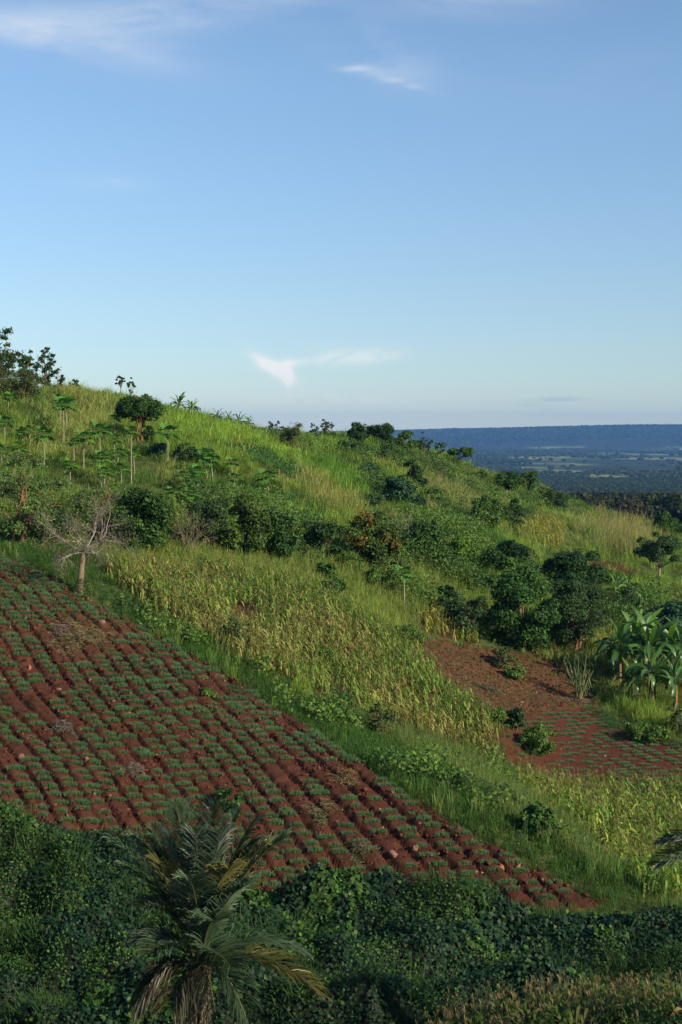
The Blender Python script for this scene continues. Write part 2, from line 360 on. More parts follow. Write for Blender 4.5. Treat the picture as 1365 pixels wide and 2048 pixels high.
def field_col(x, y):
    k = fbm(x / 2.2, y / 2.2, 88, 4)[:, None]; k2 = fbm(x * 3, y * 3, 89, 4)[:, None] * 1.6 - .3
    c = np.array([.066, .0265, .0170]) * (.50 + .5 * k + .35 * k2)
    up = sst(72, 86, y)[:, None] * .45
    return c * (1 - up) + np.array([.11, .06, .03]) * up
fp = np.array(WP['field']); 
fx = np.arange(fp[:, 0].min() - .3, fp[:, 0].max() + .3, .11); fy = np.arange(fp[:, 1].min() - .3, fp[:, 1].max() + .3, .11)
def edge_drop(x, y):
    m = np.ones(x.shape, bool)
    for dx, dy in ((.25, 0), (-.25, 0), (0, .25), (0, -.25)): m &= inreg('field', x + dx, y + dy)
    return m
def fz(x, y): return np.where(edge_drop(x, y), field_z(x, y), H(x, y) - .12)
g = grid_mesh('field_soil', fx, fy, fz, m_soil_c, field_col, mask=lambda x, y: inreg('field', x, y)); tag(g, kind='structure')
def surf(x, y):
    x = np.asarray(x, float); y = np.asarray(y, float)
    return np.where(inreg('field', x, y), field_z(x, y), H(x, y))
# ------------------------------------------------------------------ template scatter
def rotz(V, a): c, s = np.cos(a), np.sin(a); return np.stack([V[..., 0] * c - V[..., 1] * s, V[..., 0] * s + V[..., 1] * c, V[..., 2]], -1)
class Tpl:                                            # vertices, triangles and one colour weight (0..1) and shade per vertex
    def __init__(s, V, F3, w, fix=None): s.V = np.asarray(V, float); s.F = np.asarray(F3, int); s.w = np.asarray(w, float); s.fix = fix
def place_tpl(mb, tpls, idx, P, yaw, sc, cA, cB, lean=None, jit=None):
    for k, T in enumerate(tpls):
        m = np.where(idx == k)[0]
        if not len(m): continue
        V = rotz(T.V[None] * (sc[m][:, None, :] if sc.ndim == 2 else sc[m][:, None, None]), yaw[m][:, None])
        if lean is not None: V[..., 0] += V[..., 2] * lean[m, 0][:, None]; V[..., 1] += V[..., 2] * lean[m, 1][:, None]
        V = V + P[m][:, None]
        w = T.w[None, :, None]; C = cA[m][:, None] * (1 - w) + cB[m][:, None] * w
        if T.fix is not None:
            fm = T.fix[:, 3] > 0; C = np.broadcast_to(C, V.shape).copy(); C[:, fm] = T.fix[fm, :3]
        n = len(T.V); Fs = (T.F[None] + (np.arange(len(m)) * n)[:, None, None]).reshape(-1, 3)
        mb.add(V.reshape(-1, 3), Fs, None, np.broadcast_to(C, V.shape).reshape(-1, 3))
def strip(P, wd, side, lst, w0=0, w1=1, base=0):
    """flat tapering strip along P (n,3) with half-widths wd, side vector(s)"""
    P = np.asarray(P, float); n = len(P); wd = np.asarray(wd, float); side = np.broadcast_to(np.asarray(side, float), (n, 3))
    V = np.empty((2 * n, 3)); V[0::2] = P - side * wd[:, None]; V[1::2] = P + side * wd[:, None]
    F = []
    for i in range(n - 1): a = 2 * i; F += [(a, a + 1, a + 3), (a, a + 3, a + 2)]
    w = np.repeat(np.linspace(w0, w1, n), 2)
    lst.append((V, np.array(F), w))
def merge(lst, fixes=None):
    V = []; F = []; w = []; fx = []; n = 0
    for i, it in enumerate(lst):
        V.append(it[0]); F.append(it[1] + n); w.append(it[2]); n += len(it[0])
        fx.append(np.tile(np.array(it[3] + (1,)) if len(it) > 3 and it[3] else np.zeros(4), (len(it[0]), 1)))
    return Tpl(np.vstack(V), np.vstack(F), np.concatenate(w), np.vstack(fx))
def grass_tpl(nb, r, seed, wid=.013, feather=False, bend=.35):
    g = np.random.default_rng(seed); L_ = []
    for i in range(nb):
        a = g.uniform(0, 6.283); rr = r * math.sqrt(g.random()); b = np.array([rr * math.cos(a), rr * math.sin(a), -.05])
        h = g.uniform(.55, 1.0); d = g.uniform(0, 6.283); be = g.uniform(.2, 1) * bend * h + rr * .5
        dd = np.array([math.cos(d), math.sin(d), 0]); s = np.array([-math.sin(d), math.cos(d), 0]) if g.random() < .5 else np.array([g.normal(), g.normal(), 0]); s /= np.linalg.norm(s)
        P = [b, b + dd * be * .25 + [0, 0, h * .5], b + dd * be * .62 + [0, 0, h * .85], b + dd * be * 1.1 + [0, 0, h * .98]]
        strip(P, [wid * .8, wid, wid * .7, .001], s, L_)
    if feather:
        for i in range(max(2, nb // 4)):
            a = g.uniform(0, 6.283); b = np.array([r * .6 * math.cos(a), r * .6 * math.sin(a), 0]); d = g.normal(size=2) * .12
            h = g.uniform(1.05, 1.35); top = b + [d[0], d[1], h]
            strip([b + [0, 0, .5], b + [d[0] * .6, d[1] * .6, h * .8], top], [.004, wid * .55, .002], [1, 0, 0] if i % 2 else [.5, .86, 0], L_, .8, 1)
    return merge(L_)
GT = [grass_tpl(17, .26, s) for s in range(6)]
GF = [grass_tpl(17, .30, s, .011, True, .6) for s in range(20, 26)]
def onion_tpl(seed):
    g = np.random.default_rng(seed); L_ = []
    wd = g.uniform(.32, .43)
    for i in range(120):
        x = g.uniform(-wd, wd); y = g.normal() * .05; h = g.uniform(.15, .27) * (1 - .35 * (abs(x) / wd) ** 3); d = g.uniform(0, 6.283); be = g.uniform(.02, .12)
        b = np.array([x, y, -.03]); dd = np.array([math.cos(d), math.sin(d), 0]); s = np.array([1, g.normal() * .4, 0]); s /= np.linalg.norm(s)
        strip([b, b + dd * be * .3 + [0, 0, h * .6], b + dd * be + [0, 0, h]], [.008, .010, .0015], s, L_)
    for i in range(g.integers(0, 7)):
        x = g.uniform(-wd, wd); a = g.uniform(0, 3.14); u = np.array([math.cos(a), math.sin(a), .1]) * .035; v = np.array([-math.sin(a), math.cos(a), .25]) * .025
        c = np.array([x, -.13 + g.normal() * .03, .05]); L_.append((np.array([c - u, c - v, c + u, c + v]), np.array([(0, 1, 2), (0, 2, 3)]), np.ones(4), (.14, .30, .08)))
    return merge(L_)
OT = [onion_tpl(s) for s in range(8)]
def maize_tpl(seed, dry):
    g = np.random.default_rng(seed); L_ = []
    h = g.uniform(1.5, 1.9); ln = g.normal(size=2) * .06
    pt = lambda z: np.array([ln[0] * z, ln[1] * z, z])
    for s in ((1, 0, 0), (0, 1, 0)): strip([pt(0), pt(h * .6), pt(h)], [.016, .014, .007], s, L_, 0, .6)
    a0 = g.uniform(0, 3.14); n = g.integers(8, 11)
    for i in range(n):
        z = h * (.14 + .8 * i / n); a = a0 + (i % 2) * math.pi + g.normal() * .35; le = g.uniform(.38, .66) * (1.1 - .5 * abs(i / n - .5)); d = np.array([math.cos(a), math.sin(a), 0]); s = np.array([-d[1], d[0], 0])
        up = g.uniform(.25, .6) * (1 if not dry else .5); dr = g.uniform(.3, .8) * (1.5 if dry and i < n * .6 else 1)
        b = pt(z); P = [b + d * le * t + [0, 0, le * (up * 2.2 * t - (up * 1.1 + dr * 1.25) * t * t * 1.6)] for t in (0, .3, .6, .85, 1.05)]
        P[-1] = P[-2] + (d * .3 - np.array([0, 0, 1.0])) * le * .2
        br = g.random(); dead = g.random() < (.40 if dry else .10) and i < n * .7
        strip(P, np.array([.022, .050, .048, .032, .002]), s + np.array([0, 0, g.normal() * .35]), L_, .1 + .3 * br, .4 + .6 * br)
        if dead: v = L_[-1]; L_[-1] = (v[0], v[1], v[2], tuple(np.array([.34, .25, .10]) * g.uniform(.6, 1.15)))
    for i in range(7):
        a = g.uniform(0, 6.283); q = g.uniform(.05, .16); tp = pt(h) + np.array([math.cos(a) * q, math.sin(a) * q, g.uniform(.16, .3)])
        strip([pt(h), (pt(h) + tp) / 2 + [0, 0, .03], tp], [.004, .010, .004], (math.sin(a), -math.cos(a), .2), L_)
        v = L_[-1]; L_[-1] = (v[0], v[1], v[2], tuple(np.array([.26, .20, .10]) * g.uniform(.7, 1.2)))
    if g.random() < .8:
        z = h * .5; a = g.uniform(0, 6.28); d = np.array([math.cos(a), math.sin(a), 0]); b = pt(z)
        for s in ((-d[1], d[0], 0), (0, 0, 1)): strip([b + d * .02, b + d * .07 + [0, 0, .1], b + d * .1 + [0, 0, .24]], [.02, .032, .006], s, L_, .8, 1)
    return merge(L_)
MT = [maize_tpl(s, False) for s in range(40, 46)]; MD = [maize_tpl(s, True) for s in range(50, 56)]
def tpl_mesh(name, T, cA, cB, mat):
    cA = np.array(cA, float); cB = np.array(cB, float); w = T.w[:, None]; C = cA * (1 - w) + cB * w
    fm = T.fix[:, 3] > 0; C[fm] = T.fix[fm, :3]
    b = MB(); b.add(T.V, T.F, None, C); o = b.build(name, mat); me = o.data; bpy.data.objects.remove(o); return me
# ------------------------------------------------------------------ onions: the 300 nearest rows as things, the rest as one mass
def in_view(x, y, z, mx=.17, my=.12):
    px, py = proj(x, y, z); return (px > -1365 * mx) & (px < 1365 * (1 + mx)) & (py > -2048 * my) & (py < 2048 * (1 + my)) & (y > 20)
def onion_spots(reg, bed, row, phase):
    P = np.array(WP[reg]); x0, y0 = P.min(0); x1, y1 = P.max(0); out = []
    for j in np.arange(math.floor(y0 / row), math.ceil(y1 / row) + 1):
        for k in np.arange(-60, 70):
            y = j * row + row * .45; x = (k + .5) * bed + SL * (y - 60)
            if not (x0 - 1 < x < x1 + 1): continue
            x = x - (fbm(x / 9, y / 9, 61, 2) - .5) * 1.1; x += rng.normal() * .05; y += rng.normal() * .05
            out.append((x, y))
    q = np.array(out); q = q[inpoly(q[:, 0], q[:, 1], WP[reg])]
    e = np.ones(len(q), bool)
    for dx, dy in ((.4, 0), (-.4, 0), (0, .3), (0, -.5)): e &= inpoly(q[:, 0] + dx, q[:, 1] + dy, WP[reg])
    return q[e]
q = onion_spots('field', BED, ROW, 0)
keep = (rng.random(len(q)) > .045) & ~((fbm(q[:, 0] / 2.5, q[:, 1] / 2.5, 91, 3) > .68))
PILES = [(150,1280,2.3),(125,1465,1.1),(270,1545,.9),(700,1570,1.3),(640,1640,.8),(55,1345,.6),(780,1722,.6),(715,1786,.5),(450,1600,1.0),(413,1393,1.1)]
for a, b, r_ in PILES:
    hx, hy, hz = hit(a, b); keep &= np.hypot(q[:, 0] - hx, (q[:, 1] - hy) * .8) > r_
q = q[keep]; z = field_z(q[:, 0], q[:, 1] ) + .0
vis = in_view(q[:, 0], q[:, 1], z); q = q[vis]; z = z[vis]
px, py = proj(q[:, 0], q[:, 1], z)
palm_m = np.abs(px - 400) < 170
order = np.argsort(q[:, 1] + 200 * ((px < 0) | (px > 1365)) + 8 * (palm_m & (py > 1620)))
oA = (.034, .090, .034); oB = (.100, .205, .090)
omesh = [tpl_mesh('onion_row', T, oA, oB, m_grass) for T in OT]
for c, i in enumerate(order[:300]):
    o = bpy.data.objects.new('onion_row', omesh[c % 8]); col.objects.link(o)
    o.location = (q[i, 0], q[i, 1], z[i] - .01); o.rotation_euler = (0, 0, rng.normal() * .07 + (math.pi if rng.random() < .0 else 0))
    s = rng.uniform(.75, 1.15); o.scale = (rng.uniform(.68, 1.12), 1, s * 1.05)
    tag(o, 'short row of bluish green onion leaves across a red soil bed', 'onion row', 'onion rows nearest the foot of the red field')
rest = order[300:]; mb = MB(); n = len(rest); P = np.c_[q[rest], z[rest] - .01]
cv = rng.uniform(.75, 1.25, n)[:, None]; upl = sst(74, 88, P[:, 1])[:, None] * .25
cA = np.array(oA) * cv * (1 - upl * .5) + np.array([.04, .07, .02]) * upl; cB = np.array(oB) * cv
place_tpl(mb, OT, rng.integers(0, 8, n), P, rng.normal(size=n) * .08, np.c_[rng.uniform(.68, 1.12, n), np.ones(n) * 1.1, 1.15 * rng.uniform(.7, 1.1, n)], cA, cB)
q2 = onion_spots('field2', 1.05, .52, 0); q2 = q2[rng.random(len(q2)) > .25]; n = len(q2)
place_tpl(mb, OT, rng.integers(0, 8, n), np.c_[q2, H(q2[:, 0], q2[:, 1]) + .03], rng.normal(size=n) * .1, np.c_[rng.uniform(.8, 1.1, n), np.ones(n), rng.uniform(.55, .8, n)], np.tile(oA, (n, 1)), np.tile(oB, (n, 1)) * 1.1)
tag(mb.build('onion_crop', m_grass), 'bluish green onion rows covering the upper red field', 'onions', kind='stuff')
def clods():
    n = 34000; P = np.array(WP['field']); a, b = P.min(0), P.max(0); x = rng.uniform(a[0], b[0], n); y = rng.uniform(a[1], b[1], n); k = inreg('field', x, y) & (fbm(x * .8, y * .8, 71, 3) > .40); x, y = x[k], y[k]
    P2 = np.array(WP['bare']); a, b = P2.min(0), P2.max(0); x2 = rng.uniform(a[0], b[0], 7000); y2 = rng.uniform(a[1], b[1], 7000); k = inreg('bare', x2, y2); x, y = np.r_[x, x2[k]], np.r_[y, y2[k]]
    z = surf(x, y); k = in_view(x, y, z); x, y, z = x[k], y[k], z[k]; n = len(x)
    O = np.array([(1,0,0),(-1,0,0),(0,1,0),(0,-1,0),(0,0,1),(0,0,-.6)], float); Fo = np.array([(0,2,4),(2,1,4),(1,3,4),(3,0,4),(2,0,5),(1,2,5),(3,1,5),(0,3,5)])
    r = (.024 + .10 * rng.random(n) ** 4)[:, None, None] * rng.uniform(.6, 1.4, (n, 6, 1)); V = O[None] * r + rng.normal(size=(n, 6, 3)) * r * .35 + np.c_[x, y, z + .01][:, None]
    C = np.array([.085, .028, .017]) * rng.uniform(.45, 1.6, n)[:, None]; lt = rng.random(n) < .09; C[lt] = np.array([.17, .11, .075]) * rng.uniform(.7, 1.3, lt.sum())[:, None]
    mb = MB(); mb.add(V.reshape(-1, 3), (Fo[None] + (np.arange(n) * 6)[:, None, None]).reshape(-1, 3), None, np.repeat(C, 6, 0)); tag(mb.build('soil_clods', m_soil_c), 'clods and crumbs of red earth strewn over the fields', 'clods', kind='stuff')
clods()
# ------------------------------------------------------------------ maize
def jitter_pts(x0, x1, y0, y1, sp):
    gx, gy = np.meshgrid(np.arange(x0, x1, sp), np.arange(y0, y1, sp)); n = gx.size
    return np.c_[gx.ravel() + rng.uniform(-.5, .5, n) * sp * .9, gy.ravel() + rng.uniform(-.5, .5, n) * sp * .9]
def pts_in(reg, sp, soft=.5):
    soft = 1.3 if reg == 'maize1' else soft
    P = np.array(WP[reg]); a = P.min(0) - 1; b = P.max(0) + 1
    q = jitter_pts(a[0], b[0], a[1], b[1], sp); return q[softreg(reg, q[:, 0], q[:, 1], soft)]
GREEN = np.array([.060, .14, .024]); YEL = np.array([.32, .32, .05]); TAN = np.array([.38, .34, .11]); LIME = np.array([.17, .28, .04])
mz = []
for reg, sp, dryb, tone in (('maize1', .36, .40, 0), ('maize2', .46, .22, 1), ('maize3', .40, .65, 2), ('maize4', .42, .55, 3)):
    p_ = pts_in(reg, sp); pz = H(p_[:, 0], p_[:, 1]); m = in_view(p_[:, 0], p_[:, 1], pz); p_ = p_[m]; pz = pz[m]
    gap = fbm(p_[:, 0] / 4, p_[:, 1] / 4, 131, 3) > (.70 if tone < 2 else .95); p_ = p_[~gap]; pz = pz[~gap]
    k = fbm(p_[:, 0] / 6, p_[:, 1] / 6, 133, 3); n = len(p_)
    left = 1 - sst(-16, -4, p_[:, 0]) if reg == 'maize1' else np.zeros(n)
    dry = np.clip((k - .5) * 2.2 + dryb + .40 * left + rng.normal(size=n) * .38, 0, 1)
    cA = GREEN * (1 - dry[:, None]) + np.array([.17, .18, .05]) * dry[:, None]; cB = LIME * (1 - dry[:, None]) * 1.2 + (TAN if tone == 0 else YEL * 1.35) * dry[:, None]
    cv = rng.uniform(.55, 1.45, n)[:, None]
    hs = rng.uniform(.72, 1.08, n) * (.76 if reg == 'maize1' else .9 if reg == 'maize2' else .68)
    mz.append((np.c_[p_, pz], dry, cA * cv, cB * cv, hs))
# near foreground maize strip on the camera's side of the gully
p_ = jitter_pts(-1, 15, 41.5, 48.4, .36); 
EDGE = lambda x: 47.6 + .7 * np.sin(x * .9) + .0 * x
ok = (p_[:, 1] < EDGE(p_[:, 0])) & (p_[:, 0] > 2.5 + .9 * (p_[:, 1] - 44) * .5 + (fbm(p_[:, 0] * 0, p_[:, 1] / 2, 7, 2) - .5) * 5); p_ = p_[ok]
n = len(p_); dry = np.clip(rng.normal(.45, .3, n), 0, 1)
mz.append((np.c_[p_, H(p_[:, 0], p_[:, 1])], dry, GREEN * .5 * (1 - dry[:, None]) + np.array([.06, .065, .035]) * dry[:, None], LIME * .35 * (1 - dry[:, None]) + TAN * .35 * dry[:, None], rng.uniform(.55, .85, n)))  # slope maize colours scaled down, painting in shade over the near strip
A_ = [np.concatenate([m[i] for m in mz]) for i in range(5)]
P, dry, cA, cB, hs = A_; px, py = proj(P[:, 0], P[:, 1], P[:, 2] + 1.2)
order = np.argsort(P[:, 1] + 1000 * ((px < 0) | (px > 1365) | (py > 2046)))
mA = [tpl_mesh('maize_plant', T, GREEN * (.65 if i < 3 else .5), LIME * .5, m_grass) for i, T in enumerate(MT)]  # nearest plants get dimmed colours in place of foreground shade
mB = [tpl_mesh('maize_plant', T, np.array([.07, .075, .035]), TAN * (.36 if i < 3 else .28) + LIME * .12, m_grass) for i, T in enumerate(MD)]
for c, i in enumerate(order[:300]):
    d = dry[i] > .5; o = bpy.data.objects.new('maize_plant', (mB if d else mA)[c % 6]); col.objects.link(o)
    o.location = P[i]; o.rotation_euler = (0, 0, rng.uniform(0, 6.28)); o.scale = [hs[i]] * 3
    tag(o, 'dull brownish green maize plant with dry leaves in the nearest maize' if d else 'green maize plant with a pale tassel in the nearest maize', 'maize plant', 'drying maize plants nearest the viewer' if d else 'green maize plants nearest the viewer')
rest = order[300:]; mb = MB(); n = len(rest); yaw = rng.uniform(0, 6.28, n); isd = dry[rest] > .45
for T, m in ((MT, ~isd), (MD, isd)):
    r = rest[m]; k = len(r); place_tpl(mb, T, rng.integers(0, 6, k), P[r], yaw[m], hs[r], cA[r], cB[r], rng.normal(size=(k, 2)) * .04)
tag(mb.build('maize_field', m_grass), 'yellowing maize standing densely on the slope fields', 'maize', kind='stuff')
# ------------------------------------------------------------------ grass
VERGE = [(-60,1070),(60,1075),(170,1110),(300,1215),(400,1285),(600,1395),(800,1460),(1000,1570),(1100,1650),(1250,1790),(1240,1822),(1050,1745),(800,1585),(460,1365),(160,1195),(0,1118),(-60,1090)]
TALLR = [(700,1440),(870,1480),(985,1500),(1060,1520),(1090,1640),(1180,1690),(1240,1760),(1100,1700),(980,1620),(850,1520)]
STRAWZ = [(100,770),(230,790),(240,850),(215,920),(120,860)]
LIMEZ = [(330,810),(430,835),(530,880),(640,930),(700,1010),(640,1000),(540,930),(430,880),(340,870)]
STRAW2 = [(560,930),(620,945),(710,1015),(690,1035),(640,1010),(570,965)]
PALE = [(840,930),(960,950),(1050,1050),(1000,1060),(900,1010),(850,980)]
GRN5 = [(640,930),(700,940),(700,990),(660,975)]
MID = [(180,1100),(430,1090),(620,1120),(900,1150),(960,1230),(840,1240),(740,1250),(640,1190),(480,1152),(330,1150),(215,1135)]
for k, v in dict(verge=VERGE, tallr=TALLR, strawz=STRAWZ, limez=LIMEZ, straw2=STRAW2, pale=PALE, grn5=GRN5, mid=MID).items(): WP[k] = world_poly(v)
VB = lambda x: 59.2 - .13 * np.clip(x - 1, 0, 12) + .5 * np.sin(x * .45)    # top edge of the vine bank
def build_grass():
    bands = [(34, 62, .30), (62, 82, .26), (82, 110, .33), (110, 150, .42), (150, 200, .55), (200, 260, .75)]
    Ps = []
    for a, b, sp in bands:
        xm = .24 * b * 1.30 + 3; Ps.append(np.c_[jitter_pts(-xm, xm, a, b, sp)])
    q = np.vstack(Ps); x, y = q.T; z = H(x, y)
    m = in_view(x, y, z, .16, .06) & ~inreg('field', x, y) & (y > VB(x) - .6)
    x, y, z = x[m], y[m], z[m]; n = len(x)
    zone = np.zeros(n, int); dens = np.ones(n) * .85
    n1 = fbm(x / 9, y / 9, 200, 4); n2 = fbm(x / 2.6, y / 2.6, 210, 3)
    tus = sst(.42, .68, fbm(x / 1.9, y / 2.6, 217, 3)); h = (.50 + .5 * n1) * (.55 + 1.1 * tus)
    LG = np.array([.170, .260, .038]); DG = np.array([.075, .145, .028]); ST = np.array([.30, .32, .10]); OL = np.array([.150, .190, .052])
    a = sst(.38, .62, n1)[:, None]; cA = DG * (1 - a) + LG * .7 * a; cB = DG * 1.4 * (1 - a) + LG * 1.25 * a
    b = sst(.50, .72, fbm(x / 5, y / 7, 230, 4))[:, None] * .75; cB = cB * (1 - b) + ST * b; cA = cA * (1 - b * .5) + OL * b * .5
    fe = rng.random(n) < .45
    cA = cA * (.72 + .5 * tus[:, None]); cB = cB * (.80 + .38 * tus[:, None])
    jx_ = rng.normal(size=n) * .9 * np.clip(y / 100, .5, 2); jy_ = rng.normal(size=n) * 1.2 * np.clip(y / 100, .5, 2)
    def zset(reg, A, B, hh, dd=None, f=None, soft=1.2):
        mk = softreg(reg, x + jx_, y + jy_, soft)
        v = (.75 + .5 * n2[mk])[:, None]
        if A is not None: cA[mk] = np.array(A) * v; cB[mk] = np.array(B) * v
        if hh is not None: h[mk] = hh * (.6 + .8 * n2[mk])
        if dd is not None: dens[mk] = dd
        if f is not None: fe[mk] = rng.random(mk.sum()) < f
    zset('limez', (.14, .25, .03), (.28, .42, .065), 1.0)
    zset('strawz', (.16, .21, .05), (.29, .33, .09), 1.0, None, .6)
    zset('straw2', (.17, .20, .05), (.34, .34, .11), 1.1, 1, .9)
    zset('pale', (.15, .19, .05), (.28, .30, .11), 1.0, None, .8)
    zset('grn5', (.06, .16, .02), (.13, .27, .03), 1.5)
    zset('mid', (.12, .19, .035), (.24, .30, .07), .85, None, .6)
    zset('verge', (.024, .068, .012), (.065, .15, .024), .60, 1.0, .1, .5)
    zset('tallr', (.060, .115, .025), (.15, .21, .06), .95, None, .8)
    zset('reedy', (.15, .18, .05), (.28, .27, .10), 1.5, .7, 1, 2.5)
    for reg in ('maize1', 'maize2', 'maize3', 'maize4'): zset(reg, None, None, .3, .15, 0)
    zset('bare', (.05, .075, .02), (.12, .12, .05), .16, .55, 0, .5); zset('field2', (.05, .07, .02), (.09, .11, .04), .15, .12, 0, .5)
    zset('bank', None, None, .2, .12, 0, .4); zset('path', None, None, .2, .1, 0, .2)
    zset('terr1', (.04, .12, .025), (.08, .20, .04), .26, .5, 0, .3); zset('terr2', (.04, .12, .025), (.08, .20, .04), .26, .5, 0, .3)
    zset('creep', (.03, .085, .03), (.06, .15, .05), .35, 1, 0, .5)
    dens *= np.where(fbm(x / 3, y / 3, 260, 3) < .33, .45, 1.0)
    k = rng.random(n) < dens; x, y, z, h, cA, cB, fe = x[k], y[k], z[k], h[k], cA[k], cB[k], fe[k]; n = len(x)
    v = rng.uniform(.72, 1.28, n)[:, None]; hv = np.stack([rng.normal(1, .08, n), np.ones(n), rng.normal(1, .1, n)], 1)
    cA = np.clip(cA * v * hv, .005, .6); cB = np.clip(cB * v * hv, .005, .6)
    far = np.clip(y / 85, .9, 2.4); sc = np.c_[far * .92, far * .92, h * rng.uniform(.7, 1.15, n)]
    sc[:, :2] *= np.clip(h, .35, 1.1)[:, None] ** .5
    P = np.c_[x, y, z - .03]; lean = np.c_[.10 + .10 * (fbm(x / 6, y / 6, 280, 2) - .5), -.05 + .15 * (fbm(x / 6, y / 6, 290, 2) - .5)]
    mb = MB(); idx = rng.integers(0, 6, n); yaw = rng.uniform(0, 6.28, n)
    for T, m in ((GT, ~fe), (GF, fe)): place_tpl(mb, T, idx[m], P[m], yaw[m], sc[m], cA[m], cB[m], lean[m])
    o = mb.build('grass', m_grass); tag(o, 'tall mixed green and straw coloured grass over the hillside', 'grass', kind='stuff'); print('grass tufts', n, 'tris', len(o.data.polygons))
build_grass()
# ------------------------------------------------------------------ low leafy plants (weeds, terrace crop, vines)
def leaf_arrays(P, Nrm, size, C, ratio=.62, fold=.25, twist=None):
    """one folded six-corner leaf per point"""
    n = len(P); Nrm = Nrm / (np.linalg.norm(Nrm, axis=1)[:, None] + 1e-9)
    rv = rng.normal(size=(n, 3)); T = np.cross(Nrm, rv); T /= np.linalg.norm(T, axis=1)[:, None] + 1e-9; B = np.cross(Nrm, T)
    s = np.asarray(size, float)[:, None] if np.ndim(size) else size
    a = P - T * s * .5; b = P + T * s * .5 - Nrm * s * fold * .4; c = P + B * s * ratio * .5 - T * s * .08 - Nrm * s * fold * .5; d = P - B * s * ratio * .5 - T * s * .08 - Nrm * s * fold * .5
    V = np.stack([a, c, b, d], 1).reshape(-1, 3); k = np.arange(n)[:, None] * 4
    Fs = np.concatenate([k + [0, 2, 1], k + [0, 3, 2]], 0)
    return V, Fs, np.repeat(C, 4, 0)
def randcol(A, B, n, p=1.0):
    t = rng.random(n)[:, None] ** p; return (np.array(A) * (1 - t) + np.array(B) * t) * rng.uniform(.75, 1.25, n)[:, None]
def scatter_leaves(name, mat, x, y, z0, hgt, size, A, B, label, cat, per=10, spread=.25):
    n = len(x); k = per; X = np.repeat(x, k) + rng.normal(size=n * k) * spread; Y = np.repeat(y, k) + rng.normal(size=n * k) * spread
    Z = np.repeat(z0, k) + rng.random(n * k) * np.repeat(hgt, k); Nn = np.c_[rng.normal(size=(n * k, 2)) * .6, np.ones(n * k)]
    V, Fs, C = leaf_arrays(np.c_[X, Y, Z], Nn, size * rng.uniform(.6, 1.3, n * k), randcol(A, B, n * k))
    mb = MB(); mb.add(V, Fs, None, C); o = mb.build(name, mat); return tag(o, label, cat, kind='stuff')
q = np.vstack([pts_in('terr1', .5, .2), pts_in('terr2', .42, .2)]); rowp = (q[:, 0] * .55 + q[:, 1] * .83) / .9; q = q[np.abs(rowp - np.round(rowp)) < .33]
scatter_leaves('vegetable_crop', m_leaf, q[:, 0], q[:, 1], H(q[:, 0], q[:, 1]) + .05, np.full(len(q), .4), .2, (.04, .12, .025), (.085, .21, .05), 'dark green leafy crop in rows on two sloping terraces', 'crop', 16, .2)
# weeds: along the field edge, in the verge, on field islands
q = np.vstack([pts_in('verge', .55, .3), pts_in('creep', .35, .3)]); q = q[(fbm(q[:, 0] / 2, q[:, 1] / 2, 333, 3) > .45)]
fq = pts_in('field', .8, 0); fq = fq[fbm(fq[:, 0] / 2.4, fq[:, 1] / 2.4, 341, 3) > .58]
upq = pts_in('field', .45, 0); upq = upq[rng.random(len(upq)) < .95 * sst(74, 84, upq[:, 1]) * sst(.35, .6, fbm(upq[:, 0] / 2, upq[:, 1] / 2, 351, 3))]
bq = pts_in('bare', .7, .2); bq = bq[rng.random(len(bq)) < .6]
q = np.vstack([q, fq, upq, bq]); zz = surf(q[:, 0], q[:, 1])
scatter_leaves('weeds', m_leaf, q[:, 0], q[:, 1], zz, np.where(inreg('field', q[:, 0], q[:, 1]) | inreg('bare', q[:, 0], q[:, 1]), .12, .55), .11, (.03, .075, .018), (.085, .16, .03), 'low broad leaved weeds along the field edge', 'weeds', 12, .2)
